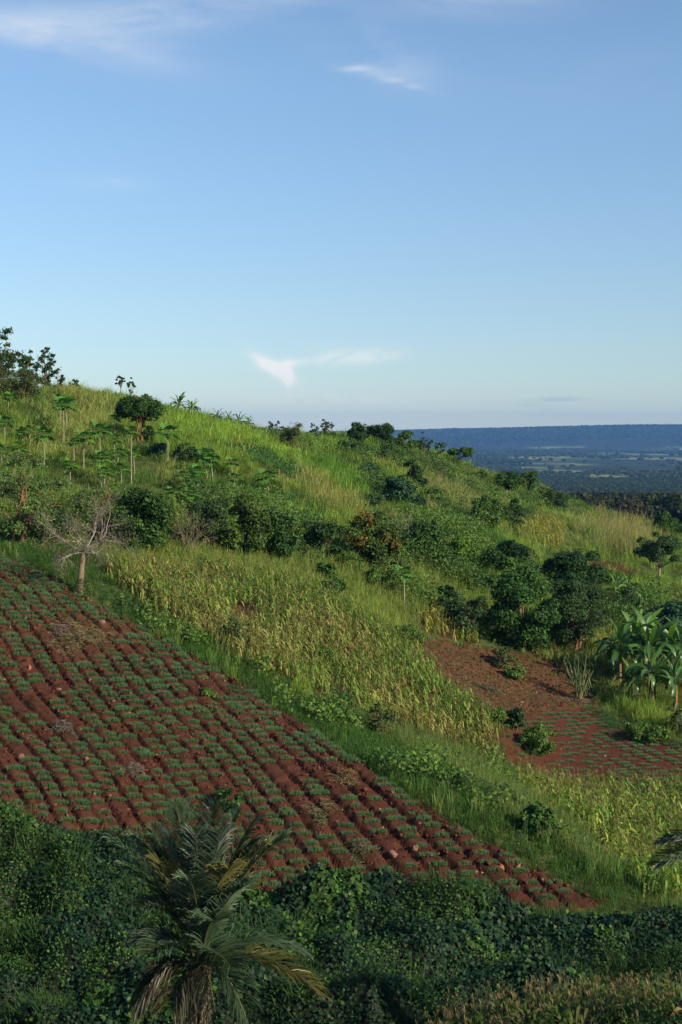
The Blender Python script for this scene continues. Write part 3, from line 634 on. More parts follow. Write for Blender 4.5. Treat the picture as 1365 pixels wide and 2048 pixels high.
# ------------------------------------------------------------------ vine bank
def vine_top(x, y):
    m = 1.3 + 3.2 * (fbm(x / 3.2, y / 2.6, 401, 2) - .45) + 1.5 * (fbm(x / 1.0, y / 1.0, 411, 3) - .5)
    m = m * (1 - .30 * sst(1, 9, x)) + .8 * np.exp(-((x + 16) / 3) ** 2)
    e = sst(0, 1.6, VB(x) - y); f = sst(45.6, 47.5, y - 2.2 * sst(2, 6, x))
    return H(x, y) + np.clip(m, .25, 3.2) * (.22 + .78 * e) * f - .4 * (1 - f)
vx = np.arange(-17, 19.5, .22); vy = np.arange(45, 60.6, .22)
m_under = mat_col('vine_gap_shade', .95, 0, .05, .4, 4, .8, 12)
def build_vines():
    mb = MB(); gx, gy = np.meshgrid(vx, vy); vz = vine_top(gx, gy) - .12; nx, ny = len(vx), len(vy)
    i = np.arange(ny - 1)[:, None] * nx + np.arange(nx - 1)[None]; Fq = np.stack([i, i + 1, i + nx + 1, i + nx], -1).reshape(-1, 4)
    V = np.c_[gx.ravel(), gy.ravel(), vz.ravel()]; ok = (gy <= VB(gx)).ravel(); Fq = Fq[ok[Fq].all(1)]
    mb.add(V, None, Fq, (.006, .012, .005))  # near-black sheet: shade in the gaps between leaves, put into the colour
    n = 210000; x = rng.uniform(-17, 19, n); y = rng.uniform(45, 60.2, n); k = y < VB(x) + .15; x, y = x[k], y[k]; n = len(x)
    e = .15; zx = (vine_top(x + e, y) - vine_top(x - e, y)) / (2 * e); zy = (vine_top(x, y + e) - vine_top(x, y - e)) / (2 * e); z = vine_top(x, y)
    st = np.sqrt(1 + zx ** 2 + zy ** 2); k = rng.random(n) < np.clip(st / 2.2, .35, 1); x, y, z, zx, zy = x[k], y[k], z[k], zx[k], zy[k]; n = len(x)
    Nn = np.c_[-zx, -zy - .35, np.ones(n)] ; Nn /= np.linalg.norm(Nn, axis=1)[:, None]; off = rng.random(n) ** 1.5 * .34 - .08
    P = np.c_[x, y, z] + Nn * off[:, None]; Nn = Nn + rng.normal(size=(n, 3)) * .55
    sp = fbm(x / 1.7, y / 1.7, 421, 3); sp2 = fbm(x / 3.5, y / 3.5, 431, 2)
    A = np.where((sp > .52)[:, None], np.array([.012, .042, .010]), np.array([.007, .026, .013])); B = np.where((sp > .52)[:, None], np.array([.060, .140, .022]), np.array([.020, .062, .024]))  # leaf greens kept low so the near bank looks shaded
    t = (rng.random(n) ** 1.6)[:, None]; C = (A * (1 - t) + B * t) * rng.uniform(.6, 1.35, n)[:, None]; br = rng.random(n) < .03; C[br] = np.array([.07, .12, .025])
    sz = np.where(sp2 > .56, .21, np.where(sp > .52, .10, .14)) * rng.uniform(.65, 1.3, n)
    Vl, Fl, Cl = leaf_arrays(P, Nn, sz, C, .85, .35); mb.add(Vl, Fl, None, Cl)
    # feathery grass plumes through the vines
    n = 2600; x = rng.uniform(-17, 19, n); y = rng.uniform(46.5, 59, n); k = (fbm(x / 2.2, y / 2.2, 441, 3) > .56) & (y < VB(x)); x, y = x[k], y[k]; n = len(x)
    place_tpl(mb, GF, rng.integers(0, 6, n), np.c_[x, y, vine_top(x, y) - .3], rng.uniform(0, 6.28, n), np.c_[np.full((n, 2), 1.6), rng.uniform(.5, .95, n)], np.tile([.018, .050, .010], (n, 1)), np.tile([.040, .085, .020], (n, 1)), rng.normal(size=(n, 2)) * .3)
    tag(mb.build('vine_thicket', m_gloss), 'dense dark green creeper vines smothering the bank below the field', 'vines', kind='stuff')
build_vines()
# low plants between the foreground maize (camera side of the gully)
q = jitter_pts(-15, 15, 40, 46.5, .22); z0 = H(q[:, 0], q[:, 1])
scatter_leaves('ground_cover', m_leaf, q[:, 0], q[:, 1], z0, .25 + .9 * fbm(q[:, 0] / 2, q[:, 1] / 2, 451, 3),   .13, (.010, .035, .010), (.035, .08, .018), 'low dark green leafy cover at the foot of the picture', 'ground cover', 8, .16)
# ------------------------------------------------------------------ trees and shrubs
STY = {  # leaf size, leaves per m2 of lobe, lobe radius share, dark/light colours, share of flush leaves, flush colour, gloss, inner fill
 'mango':  dict(ls=.26, d=46, lr=.30, A=(.018,.052,.013), B=(.075,.155,.026), fl=0, F=(.2,.10,.025)),
 'flush':  dict(ls=.26, d=46, lr=.28, A=(.020,.050,.012), B=(.095,.155,.024), fl=.30, F=(.17,.12,.02)),
 'dark':   dict(ls=.24, d=46, lr=.27, A=(.011,.038,.011), B=(.042,.095,.022), fl=0, F=(.1,.1,.02)),
 'lush':   dict(ls=.26, d=44, lr=.24, A=(.012,.044,.012), B=(.065,.15,.024), fl=0, F=(.1,.1,.02)),
 'olive':  dict(ls=.17, d=60, lr=.26, A=(.045,.070,.024), B=(.13,.165,.052), fl=0, F=(.1,.1,.02)),
 'grey':   dict(ls=.19, d=60, lr=.24, A=(.022,.052,.018), B=(.065,.120,.040), fl=0, F=(.1,.1,.02)),
 'bright': dict(ls=.24, d=46, lr=.30, A=(.045,.11,.012), B=(.13,.24,.022), fl=0, F=(.1,.1,.02)),
 'weedy':  dict(ls=.18, d=46, lr=.30, A=(.045,.105,.020), B=(.12,.21,.035), fl=0, F=(.1,.1,.02)),
 'vine':   dict(ls=.30, d=44, lr=.30, A=(.014,.046,.022), B=(.034,.092,.042), fl=0, F=(.1,.1,.02)),
 'open':   dict(ls=.26, d=30, lr=.15, A=(.018,.050,.014), B=(.055,.11,.028), fl=0, F=(.1,.1,.02)),
 'layer':  dict(ls=.24, d=46, lr=.19, A=(.018,.050,.013), B=(.075,.150,.026), fl=.05, F=(.17,.10,.025)),
 'feather':dict(ls=.17, d=34, lr=.20, A=(.055,.11,.032), B=(.15,.22,.065), fl=0, F=(.1,.1,.02)),
}
def crown(mb, C0, rx, ry, rz, st, g, dens=1.0, flat=0, nl=None, flush=None):
    """lobed, uneven crown of leaves; returns lobe centres for the limbs"""
    S = STY[st]; nl = int(nl * 1.4) if nl else int(np.clip(18 + 4 * rx, 18, 36)); cen = []
    for i in range(nl):
        v = g.normal(size=3); v /= np.linalg.norm(v); q = g.uniform(.25, 1.0) ** .6 * .92
        
        cen.append((C0 + v * np.array([rx, ry, rz]) * q, S['lr'] * 1.5 * g.uniform(.7, 1.3) * (1.25 - .6 * q) * (rx * ry * rz) ** (1 / 3)))
    for c, r in cen:
        rv = np.array([1, 1, .85]) * r; n = int(S['d'] * 1.45 * dens * 4 * np.pi * r * r * .8 * min(1, (.26 / S['ls']))) ; n = max(n, 25)
        v = g.normal(size=(n, 3)); v /= np.linalg.norm(v, axis=1)[:, None]; v[:, 2] = np.where(v[:, 2] < -.5, -v[:, 2] * .8, v[:, 2])
        bump = 1 + .28 * (vn(v[:, 0] * 3 + c[0] * 5, v[:, 1] * 3 + v[:, 2] * 4 + c[2] * 3, 5) - .5) * 2
        P = c + v * rv * ((np.abs(g.normal(size=n)) * .55 + .15 if st in ('open', 'feather', 'olive') else g.uniform(.62, 1.08, n)) * bump)[:, None]
        Nn = v + g.normal(size=(n, 3)) * .55 + [0, 0, .25]
        lobe = g.uniform(.75, 1.25); A, B = np.array(S['A']) * lobe, np.array(S['B']) * lobe
        t = (g.random(n) ** 1.5)[:, None]; C = (A * (1 - t) + B * t) * g.uniform(.7, 1.3, n)[:, None]
        fl = S['fl'] if flush is None else flush
        if fl and g.random() < fl * 1.3 and c[2] > C0[2] - rz * .2:
            k = g.random(n) < .75; C[k] = np.array(S['F']) * g.uniform(.5, 1.3, k.sum())[:, None]
        V, Fs, CC = leaf_arrays(P, Nn, S['ls'] * g.uniform(.6, 1.35, n), C, .55, .3); mb.add(V, Fs, None, CC)
    return cen
_seed = [100]
def tree(name, label, cat, bx, by, x0, x1, yt, yc, st, trunk=.06, stems=1, dens=1.0, Y=None, group=None, nl=None, tcol=(.16, .11, .07), depth=.9, flush=None, lean=0):
    _seed[0] += 1; g = np.random.default_rng(_seed[0])
    if Y is None: X, Y, Z = hit(bx, by)
    else: X = (bx - CX) / F * Y; Z = float(H(X, Y))
    k = Y / F; ht = (HY - yt) * k - Z; cb = (HY - yc) * k - Z; w = (x1 - x0) * k; ox = ((x0 + x1) / 2 - bx) * k
    ht = max(ht, .5); cb = min(max(cb, 0.0), ht * .75)
    root = thing(name, label, cat, (X, Y, Z - .05), group)
    if cb < .3 * ht: cb = -.12 * ht
    C0 = np.array([ox, 0, (ht + cb) / 2]); rz = (ht - cb) / 2; mb = MB()
    cen = crown(mb, C0, w / 2 * 1.0, w / 2 * depth * 1.0, rz * .95, st, g, dens, nl=nl, flush=flush)
    mb.build('crown', m_gloss if st in ('vine',) else m_leaf, root)
    tb = MB(); lim = MB(); tcol = np.array(tcol); tw = max(trunk * ht ** .8, .03)
    for s in range(stems):
        a = 6.28 * s / stems + g.uniform(0, 2); sp = 0 if stems == 1 else .28 * w * g.uniform(.5, 1)
        fork = np.array([ox * .4 + sp * math.cos(a) * .5, sp * math.sin(a) * .5, max(cb * .85, ht * .25)])
        b0 = np.array([sp * .25 * math.cos(a), sp * .25 * math.sin(a), -.2]); mid = (b0 + fork) / 2 + g.normal(size=3) * [.05, .05, 0] * ht * .4
        sr = tw / stems ** .4; tb.tube([b0, mid, fork], [sr * 1.25, sr, sr * .8], 7, tcol * g.uniform(.8, 1.2))
        for c, r in cen[s::stems][:9]:
            m_ = fork * .5 + c * .5 + g.normal(size=3) * .08 * w * .5; lim.tube([fork - [0, 0, .05], m_, c + [0, 0, r * .2]], [sr * .55, sr * .36, sr * .12], 5, tcol * g.uniform(.75, 1.15))
    tr_ = tb.build('trunk', m_bark, root, smooth=True); lim.build('limbs', m_bark, tr_, smooth=True)
    return root
T = tree
# hilltop, left
T('tree', 'tall leafy tree at the left edge of the hilltop, tallest on the skyline', 'tree', 8, 790, -50, 48, 642, 770, 'open', .035, 2, 1.7, nl=40)
T('tree', 'dark crowned tree beside the tallest hilltop tree at the left', 'tree', 48, 780, 30, 72, 688, 765, 'layer', .03, 1, 1.3, nl=22)
T('tree', 'upright dark tree on the left hilltop with a ragged narrow crown', 'tree', 92, 768, 66, 116, 680, 756, 'open', .03, 2, 1.8, nl=30)
T('small_tree', 'small airy tree at the right foot of the hilltop trees', 'tree', 116, 768, 102, 132, 728, 766, 'open', .03, 1, 1.6)
T('shrub', 'dull olive shrub in front of the left hilltop trees', 'shrub', 50, 800, 8, 84, 732, 798, 'olive', .03, 4, 1.1)
T('shrub', 'brownish shrub cut by the left edge below the hilltop trees', 'shrub', 0, 800, -40, 22, 712, 795, 'olive', .03, 3, 1.0)
T('shrub', 'low dark shrub on the skyline where the hilltop trees end', 'shrub', 150, 782, 132, 168, 752, 781, 'open', .03, 2, 1.3)
T('small_tree', 'left of two thin little trees standing on the grassy skyline', 'tree', 243, 792, 229, 254, 749, 771, 'open', .02, 1, 1.7, Y=163, nl=12)
T('small_tree', 'right of two thin little trees standing on the grassy skyline', 'tree', 261, 795, 251, 273, 751, 788, 'open', .02, 1, 1.7, Y=163, nl=12)
T('mango_tree', 'umbrella shaped mango tree with reddish forked trunk on the upper slope', 'tree', 283, 885, 231, 338, 792, 842, 'mango', .045, 2, 1.1, flush=.05, nl=24, tcol=(.20,.09,.05))
T('shrub', 'small dark bush at the foot of the umbrella shaped mango tree', 'shrub', 297, 884, 281, 310, 842, 880, 'dark', .04, 2)
for a in [
 ('shrub','grey green bush behind the papaya right of the mango tree',370,928,340,392,880,925,'grey',2),
 ('shrub','dark bush left of the green terraces below the mango tree',398,935,378,440,893,932,'dark',2),
 ('shrub','bluish bush just below the mango tree trunk',316,915,300,336,880,912,'vine',2),
 ('shrub','dark low shrub between papayas under the mango tree',352,950,338,366,930,950,'vine',1),
 ('shrub','small leafy bush left of the umbrella shaped mango tree',198,890,190,212,866,888,'weedy',1),
 # skyline, middle and right
 ('shrub','spreading many stemmed shrub on the skyline right of the banana plants',585,902,560,610,848,900,'olive',5),
 ('shrub','small dark shrub on the skyline left of the many stemmed shrub',548,866,536,566,843,864,'open',2),
 ('small_tree','low flat topped skyline tree right of the many stemmed shrub',624,872,611,638,848,866,'open',1),
 ('small_tree','leafy skyline tree with a sparse round crown above the slope',657,882,640,675,839,872,'open',1),
 ('shrub','broad dark shrub on the middle of the skyline',712,886,688,738,853,884,'dark',2),
 ('small_tree','spiky topped skyline tree left of the broad dark tree',722,878,712,748,846,868,'open',1),
 ('tree','broad dark layered tree on the skyline before the blue plateau starts',766,900,738,790,850,905,'dark',2),
 ('tree','rounded dark tree joined to the broad dark layered skyline tree',808,910,786,828,862,908,'mango',2),
 ('small_tree','thin grey tree where the ridge meets the blue plateau',848,902,828,866,868,896,'open',2),
 ('small_tree','thin dark tree right of the thin grey tree by the plateau',876,922,864,890,880,908,'open',1),
 ('shrub','dark shrub hugging the ridge below the two headed tree',930,972,914,950,942,970,'dark',2),
 ('shrub','small bush on the ridge just right of the two headed tree',966,958,954,978,936,956,'weedy',1),
 ('tree','large rounded bush on the right ridge, left of its pair',1018,978,988,1046,940,976,'mango',2),
 ('tree','large rounded bush on the right ridge, right of its pair',1054,980,1034,1082,936,975,'lush',2),
 ('shrub','small reddish tinged shrub below the pair of ridge bushes',1090,1000,1072,1104,968,998,'olive',2),
 ('tree','round green tree alone on the slope below the ridge bushes',974,1056,944,1006,984,1040,'mango',1),
 ('tree','dark bush tree beside the round green tree on the right slope',1028,1056,1000,1052,992,1040,'dark',2),
 ('shrub','grey green bush on the ridge left of the pale grass hump',1112,1022,1084,1142,975,1018,'grey',3),
 ('shrub','olive bush in the grass below the two headed tree',990,1000,966,1016,968,998,'weedy',2),
 ('shrub','creeper covered dark mound highest on the middle slope',736,962,712,764,926,960,'vine',2),
 ('shrub','long creeper covered hummock in the middle of the slope',790,1004,752,828,952,1002,'vine',2),
 ('shrub','creeper covered bush below the dark skyline trees',824,986,796,852,916,984,'dark',2),
 ('shrub','small creeper covered bush right of the long creeper hummock',837,1016,820,852,986,1014,'vine',1),
 ('shrub','dark shrub under the leafy skyline tree',694,912,676,716,884,912,'dark',1),
 ('shrub','rounded bush below the broad dark layered skyline tree',776,922,756,806,892,920,'mango',1),
 ('shrub','grey bush in rough grass above the orange tipped mango',742,1012,716,782,982,1012,'grey',3),
 ('shrub','olive shrub beside the creeper covered bush on the slope',868,1008,842,892,970,1006,'weedy',2),
]:
    n_, l_, bx, by, x0, x1, yt, yc, st, stems = a
    if by < 936 and bx > 540: yt -= 7; x0 -= 5; x1 += 5
    T(n_, l_, 'shrub' if n_ == 'shrub' else 'tree', bx, by, x0, x1, yt, yc if n_ != 'shrub' else by, st, .03, stems)
T('tree', 'two headed umbrella tree standing out against the far valley', 'tree', 920, 934, 893, 948, 893, 916, 'mango', .03, 2, 1.0, nl=12)
# the mango row across the middle
for a in [
 ('tree','feathery grey green tree with reddish limbs at the left edge',40,1090,-40,150,896,1060,'feather',3,1.25,(.26,.11,.07)),
 ('shrub','leafy dark shrub behind the leafless tree',190,1075,132,240,978,1075,'weedy',2,1,None),
 ('shrub','dark bush at the left edge under the feathery tree',85,1080,52,140,1000,1078,'dark',2,1,None),
 ('mango_tree','dense mango tree right of the leafless tree',288,1104,228,350,972,1100,'mango',1,1,None),
 ('shrub','rusty tipped mango bush behind the leafless tree',205,1050,150,252,975,1045,'flush',2,1,None),
 ('tree','bluish green open crowned tree left of the orange flushed mango',420,1100,372,462,962,1080,'grey',2,1.1,(.3,.24,.17)),
 ('mango_tree','mango tree with many orange new leaves left of the green terrace',496,1116,440,545,982,1100,'flush',1,1,None),
 ('mango_tree','plain dark mango tree below the green terrace',566,1122,512,610,1008,1112,'mango',1,1,None),
 ('mango_tree','low bluish dark tree between the two orange tipped mangoes',645,1112,598,694,1030,1100,'dark',2,1,None),
 ('mango_tree','rounded mango tree with orange tips at the middle of the row',746,1126,690,802,1012,1112,'flush',1,1,None),
 ('mango_tree','dark mango tree just left of the bright yellow green bush',862,1122,818,902,1030,1110,'mango',1,1,None),
 ('shrub','bright yellow green bush at the right end of the mango row',912,1130,886,952,1070,1128,'bright',1,1,None),
 ('shrub','dark scrub in the gap right of the leafless grey shrub',850,1090,828,880,1060,1090,'dark',1,1,None),
 ('shrub','round green bush in the grass above the maize',652,1158,624,678,1116,1156,'lush',1,1,None),
 ('shrub','smaller dark bush just below the round green bush above the maize',668,1198,640,694,1146,1194,'mango',1,1,None),
 ('shrub','leafy bush under the rounded orange tipped mango',700,1140,672,726,1098,1138,'weedy',2,1,None),
 ('shrub','weedy bush in the grass left of the lone lower papaya',752,1176,722,786,1134,1172,'weedy',2,1,None),
 ('shrub','small olive shrub in front of the dark mango tree',790,1150,768,812,1112,1148,'olive',2,1,None),
 ('shrub','small bright bush in grass above the left end of the maize',418,1142,404,434,1112,1140,'bright',1,1,None),
 ('tree','dark tree above and left of the biggest dark tree',1008,1150,966,1062,1072,1140,'dark',2,1,None),
 ('tree','domed dark tree above the greyish red stemmed tree',1142,1190,1090,1204,1088,1180,'dark',2,1,None),
 ('tree','biggest dark tree, a round dense crown above the bare red plot',1046,1302,968,1124,1124,1296,'lush',1,1.1,None),
 ('tree','greyish green tree with two red stems beside the biggest dark tree',1148,1300,1092,1216,1138,1275,'grey',2,1.15,(.17,.075,.05)),
 ('shrub','grey green shrub left of the biggest dark tree',928,1262,878,982,1178,1258,'grey',3,1,None),
 ('shrub','low dark shrub left of the grey green shrub by the biggest tree',892,1212,868,920,1168,1210,'dark',1,1,None),
 ('shrub','dark bush between the bright bush and the dark tree right of it',960,1180,930,990,1140,1178,'mango',2,1,None),
 ('tree','spreading tree near the right edge above the upper banana plants',1318,1170,1270,1376,1062,1128,'grey',1,1.1,(.2,.15,.11)),
 ('tree','rounded tree on the right end of the ridge by the far forest',1330,1072,1308,1354,1020,1058,'mango',1,1,None),
 ('shrub','bush on the ridge at the right edge beside the rounded tree',1360,1078,1346,1384,1046,1076,'weedy',2,1,None),
 ('tree','dark feathery thicket tree at the right edge behind the bananas',1340,1290,1290,1410,1192,1285,'vine',2,1,None),
 ('shrub','purplish grey shrub among the upper banana plants',1256,1238,1232,1290,1170,1236,'grey',2,1,None),
 ('shrub','low green bush right of the upper banana plants',1290,1250,1262,1320,1212,1248,'weedy',2,1,None),
 ('shrub','shrub at the left foot of the red bank',1205,1170,1180,1236,1138,1168,'weedy',2,1,None),
 # in and around the maize and the red fields
 ('shrub','dark bush at the left lower edge of the maize',472,1302,442,510,1224,1300,'olive',3,1,None),
 ('shrub','low leafy bush in the lush verge below the dry maize tip',386,1292,350,424,1250,1290,'weedy',3,1,None),
 ('shrub','olive bush at the lower edge of the maize above the verge',766,1478,730,802,1398,1470,'olive',3,.9,None),
 ('shrub','small round weed bush standing in the red onion field',412,1400,394,434,1372,1400,'weedy',1,1,None),
 ('shrub','leafy creeper clump in the onion field above the palm',456,1624,424,486,1574,1622,'lush',1,1.2,None),
 ('shrub','low bush at the left corner of the small onion plot',992,1446,966,1016,1412,1444,'weedy',1,1,None),
 ('shrub','dark upright bush at the left side of the small onion plot',1030,1462,1010,1052,1402,1460,'dark',2,1,None),
 ('shrub','rounded green bush at the edge of the small onion plot',1078,1505,1042,1120,1444,1502,'weedy',2,1.2,None),
 ('shrub','dark shrub in the tall grass left of the lower maize',1082,1684,1044,1118,1600,1684,'mango',2,1,None),
 ('shrub','dark low shrub in the tall grass below the maize end',884,1552,858,912,1518,1550,'dark',1,1,None),
 ('shrub','weedy hump on the bare red plot near the big tree',1006,1335,978,1034,1286,1334,'olive',2,1.1,None),
 ('shrub','lower weedy hump on the bare red plot',1026,1356,1006,1052,1322,1356,'weedy',1,1,None),
 ('shrub','weedy bush above the bare red plot beside the maize',810,1290,775,850,1250,1288,'weedy',2,1,None),
 ('shrub','green hump right of the small onion plot under the bananas',1290,1480,1250,1340,1446,1478,'weedy',2,1.1,None),
 ('shrub','bush at the right edge below the banana grove',1356,1470,1330,1385,1405,1466,'olive',2,1,None),
 ('shrub','dark hollow bush in the lower maize near the right edge',1350,1620,1335,1368,1588,1618,'dark',1,1,None),
 ('shrub','green bush in the middle of the maize field',640,1330,612,672,1288,1328,'weedy',1,.8,None),
]:
    n_, l_, bx, by, x0, x1, yt, yc, st, stems, dn, tc = a
    T(n_, l_, 'shrub' if n_ == 'shrub' else 'tree', bx, by, x0, x1, yt, yc, st, .035, stems, dn, tcol=tc or (.16, .11, .07))
WP['ug1'] = world_poly([(60,1000),(130,985),(240,1010),(440,1010),(560,1040),(700,1060),(900,1060),(960,1090),(990,1140),(900,1150),(760,1140),(600,1120),(440,1105),(200,1080),(60,1090)])
WP['ug2'] = world_poly([(540,870),(740,905),(880,930),(960,980),(1080,990),(1150,1020),(1100,1040),(940,1080),(860,1020),(760,1000),(690,980),(600,900)])
WP['ug3'] = world_poly([(850,1120),(960,1130),(1100,1140),(1230,1180),(1365,1230),(1365,1330),(1250,1290),(1130,1300),(960,1280),(870,1230),(760,1170)])
WP['ug4'] = world_poly([(180,1190),(400,1280),(600,1395),(870,1480),(1060,1530),(1090,1640),(1240,1770),(1220,1800),(1000,1640),(800,1560),(460,1345),(180,1200)])
q4 = pts_in('ug4', .6, .6); q4 = q4[fbm(q4[:, 0] / 2.2, q4[:, 1] / 2.6, 841, 3) > .60]
q = np.vstack([pts_in('ug1', .7, 1), pts_in('ug2', .8, 1), pts_in('ug3', .7, 1)]); q = q[fbm(q[:, 0] / 3.5, q[:, 1] / 5, 811, 3) > np.where(q[:, 1] > 135, .58, .48)]; hh = 1.0 + 4.2 * np.clip(fbm(q[:, 0] / 2.5, q[:, 1] / 3.5, 821, 3) - .35, 0, 1)
WP['ug5'] = world_poly([(330,815),(430,838),(560,868),(700,884),(830,905),(820,925),(700,905),(560,890),(430,862),(340,838)])
q5 = pts_in('ug5', .7, 1.5); q5 = q5[fbm(q5[:, 0] / 3, q5[:, 1] / 3, 851, 3) > .52]
q = np.vstack([q, q4, q5]); hh = np.r_[hh, rng.uniform(.5, 1.3, len(q4)), rng.uniform(.3, .95, len(q5))]
nq = len(q); per = 44; X_ = np.repeat(q[:, 0], per) + rng.normal(size=nq * per) * .4; Y_ = np.repeat(q[:, 1], per) + rng.normal(size=nq * per) * .4; hr = np.repeat(hh, per); Z_ = H(X_, Y_) + hr * rng.random(nq * per) ** .6
tn = np.repeat(fbm(q[:, 0] / 4, q[:, 1] / 6, 831, 3) > .46, per)[:, None]; tt_ = rng.random(nq * per)[:, None] ** 1.3
C_ = np.where(tn, np.array([.050, .110, .022]) * (1 - tt_) + np.array([.15, .24, .045]) * tt_, np.array([.026, .066, .018]) * (1 - tt_) + np.array([.080, .145, .034]) * tt_)
mb = MB(); V_, F_, C_ = leaf_arrays(np.c_[X_, Y_, Z_], rng.normal(size=(nq * per, 3)) * .6 + [0, -.2, .8], .24 * rng.uniform(.6, 1.3, nq * per), C_, .6, .3); mb.add(V_, F_, None, C_)
tag(mb.build('undergrowth', m_leaf), 'low tangled green scrub between the trees of the slope', 'scrub', kind='stuff')
# ------------------------------------------------------------------ leafless and dry woody plants
def branch(mb, p, d, ln, r, lev, g, cols, out, spread=.55, maxl=5):
    n = 4; P = [p]; dd = d / np.linalg.norm(d)
    for i in range(n):
        dd = dd + g.normal(size=3) * .16 + [0, 0, .02]; dd /= np.linalg.norm(dd); P.append(P[-1] + dd * ln / n)
    mb.tube(P, np.linspace(r, r * .6, n + 1), 6 if lev < 2 else 4 if lev < 3 else 3, np.array(cols) * g.uniform(.8, 1.2), cap=False)
    out.append(P[-1])
    if lev >= maxl: return
    for i in range(int(g.integers(2, 4)) + (1 if lev in (2, 3, 4) else 0)):
        s = P[int(g.integers(2, n + 1))] if i else P[-1]; v = dd + g.normal(size=3) * spread; v[2] += .05
        branch(mb, s, v, ln * g.uniform(.6, .82), r * .6 * g.uniform(.7, .95), lev + 1, g, cols, out, spread, maxl)
X, Y, Z = hit(163, 1196); k = Y / F; g = np.random.default_rng(5)
root = thing('bare_tree', 'leafless spreading grey tree at the upper corner of the onion field', 'tree', (X, Y, Z))
tb = MB(); zf = 92 * k
tb.tube([(0, 0, -.2), (-.05, 0, .3 * zf), (.02, 0, .65 * zf), (.15, 0, zf)], [.30, .21, .17, .15], 10, (.20, .145, .10))
for a in range(5): an = a * 1.3; tb.tube([(0, 0, .35), (.3 * math.cos(an), .3 * math.sin(an), .05), (.7 * math.cos(an), .7 * math.sin(an), -.25)], [.12, .09, .03], 6, (.22, .15, .1))
tb.build('trunk', m_bark, root, smooth=True)
bb = MB(); ends = []
for v, l in (((-.9, .2, .55), 1.5), ((-.5, -.4, .9), 1.4), ((.1, .3, 1), 1.5), ((.7, -.2, .75), 1.7), ((1.0, .2, .45), 1.5), ((.9, -.5, .15), 1.0), ((-1, -.2, .1), .9), ((.3, -.7, .6), 1.2)):
    branch(bb, np.array([.15, 0, zf - .05]), np.array(v, float), l * 1.0, .060, 1, g, (.30, .25, .23), ends, .62, 6)
bb.build('branches', m_twig, root)
lb = MB(); E = np.array(ends); E = E[g.random(len(E)) < .35]; n = len(E) * 2
Vl, Fl, Cl = leaf_arrays(np.repeat(E, 2, 0) + g.normal(size=(n, 3)) * .12, g.normal(size=(n, 3)), .10, randcol((.07, .08, .04), (.14, .14, .06), n)); lb.add(Vl, Fl, None, Cl)
lb.build('withered_leaves', m_leaf, root)
cb_ = MB(); n = 900; tt = g.random(n); an = g.uniform(0, 6.28, n); rr = .25 + .35 * np.sin(tt * 3.1) * g.random(n)
Pc = np.c_[np.cos(an) * rr + .12, np.sin(an) * rr - .1, tt * zf * .45]; Vl, Fl, Cl = leaf_arrays(Pc, g.normal(size=(n, 3)) + [0, -.5, .5], .11, randcol((.03, .07, .02), (.09, .14, .04), n)); cb_.add(Vl, Fl, None, Cl)
cb_.build('creeper', m_leaf, root)
def bare_shrub(label, bx, by, wpx, hpx, seed, n=9, colr=(.30, .26, .22), leaves=0):
    X, Y, Z = hit(bx, by); k = Y / F; g = np.random.default_rng(seed); root = thing('dry_shrub', label, 'dry shrub', (X, Y, Z)); b = MB(); e = []
    for i in range(n):
        v = np.array([g.normal() * .45 * wpx / hpx, g.normal() * .4, 1.0]); branch(b, np.array([g.normal() * .1, g.normal() * .1, -.05]), v, hpx * k * g.uniform(.42, .6), .022 * hpx * k * .4, 2, g, colr, e, .42, 4)
    b.build('branches', m_twig, root)
    if leaves:
        E = np.array(e); m = len(E) * leaves; lb = MB(); Vl, Fl, Cl = leaf_arrays(np.repeat(E, leaves, 0) + g.normal(size=(m, 3)) * .15, g.normal(size=(m, 3)), .12, randcol((.06, .08, .03), (.14, .15, .06), m)); lb.add(Vl, Fl, None, Cl); lb.build('crown', m_leaf, root)
bare_shrub('half bare twiggy shrub in front of the bluish open crowned tree', 382, 1108, 90, 78, 61, 11, (.24, .20, .15), 4)
bare_shrub('leafless pale grey shrub in the gap of the mango row', 812, 1090, 34, 62, 62, 6)
bare_shrub('small leafless shrub at the lower edge of the maize', 628, 1404, 40, 34, 63, 4, (.20, .17, .15))
bare_shrub('tangle of dry grey branches in the verge by the field', 322, 1252, 50, 26, 64, 6, (.25, .2, .18))
bare_shrub('dead twigs at the foot of the bush by the maize', 440, 1345, 40, 22, 65, 5, (.18, .15, .13))
# ------------------------------------------------------------------ papayas
def leafstar(c, d, size, g, lst_V, lst_F, lst_C, colr, droop=.5):
    """palmate papaya leaf: seven narrow lobes around the end of a leaf stalk"""
    d = d / np.linalg.norm(d); up = np.array([0, 0, 1.]); s = np.cross(d, up); s /= np.linalg.norm(s) + 1e-9
    ax = d * .85 - up * droop * .5; ax /= np.linalg.norm(ax)
    for j in range(7):
        a = (j - 3) * .62; v = ax * math.cos(a) + s * math.sin(a); ln = size * (1 - .08 * abs(j - 3)) ; w = np.cross(v, np.cross(ax, s)); 
        P0 = c; P1 = c + v * ln * .55 + w * ln * .2; P2 = c + v * ln - up * ln * .15; P3 = c + v * ln * .55 - w * ln * .2
        b = sum(len(q) for q in lst_V); lst_V.append(np.array([P0, P1, P2, P3])); lst_F.append(np.array([(0, 1, 2), (0, 2, 3)]) + b); lst_C.append(np.tile(colr * g.uniform(.8, 1.2), (4, 1)))
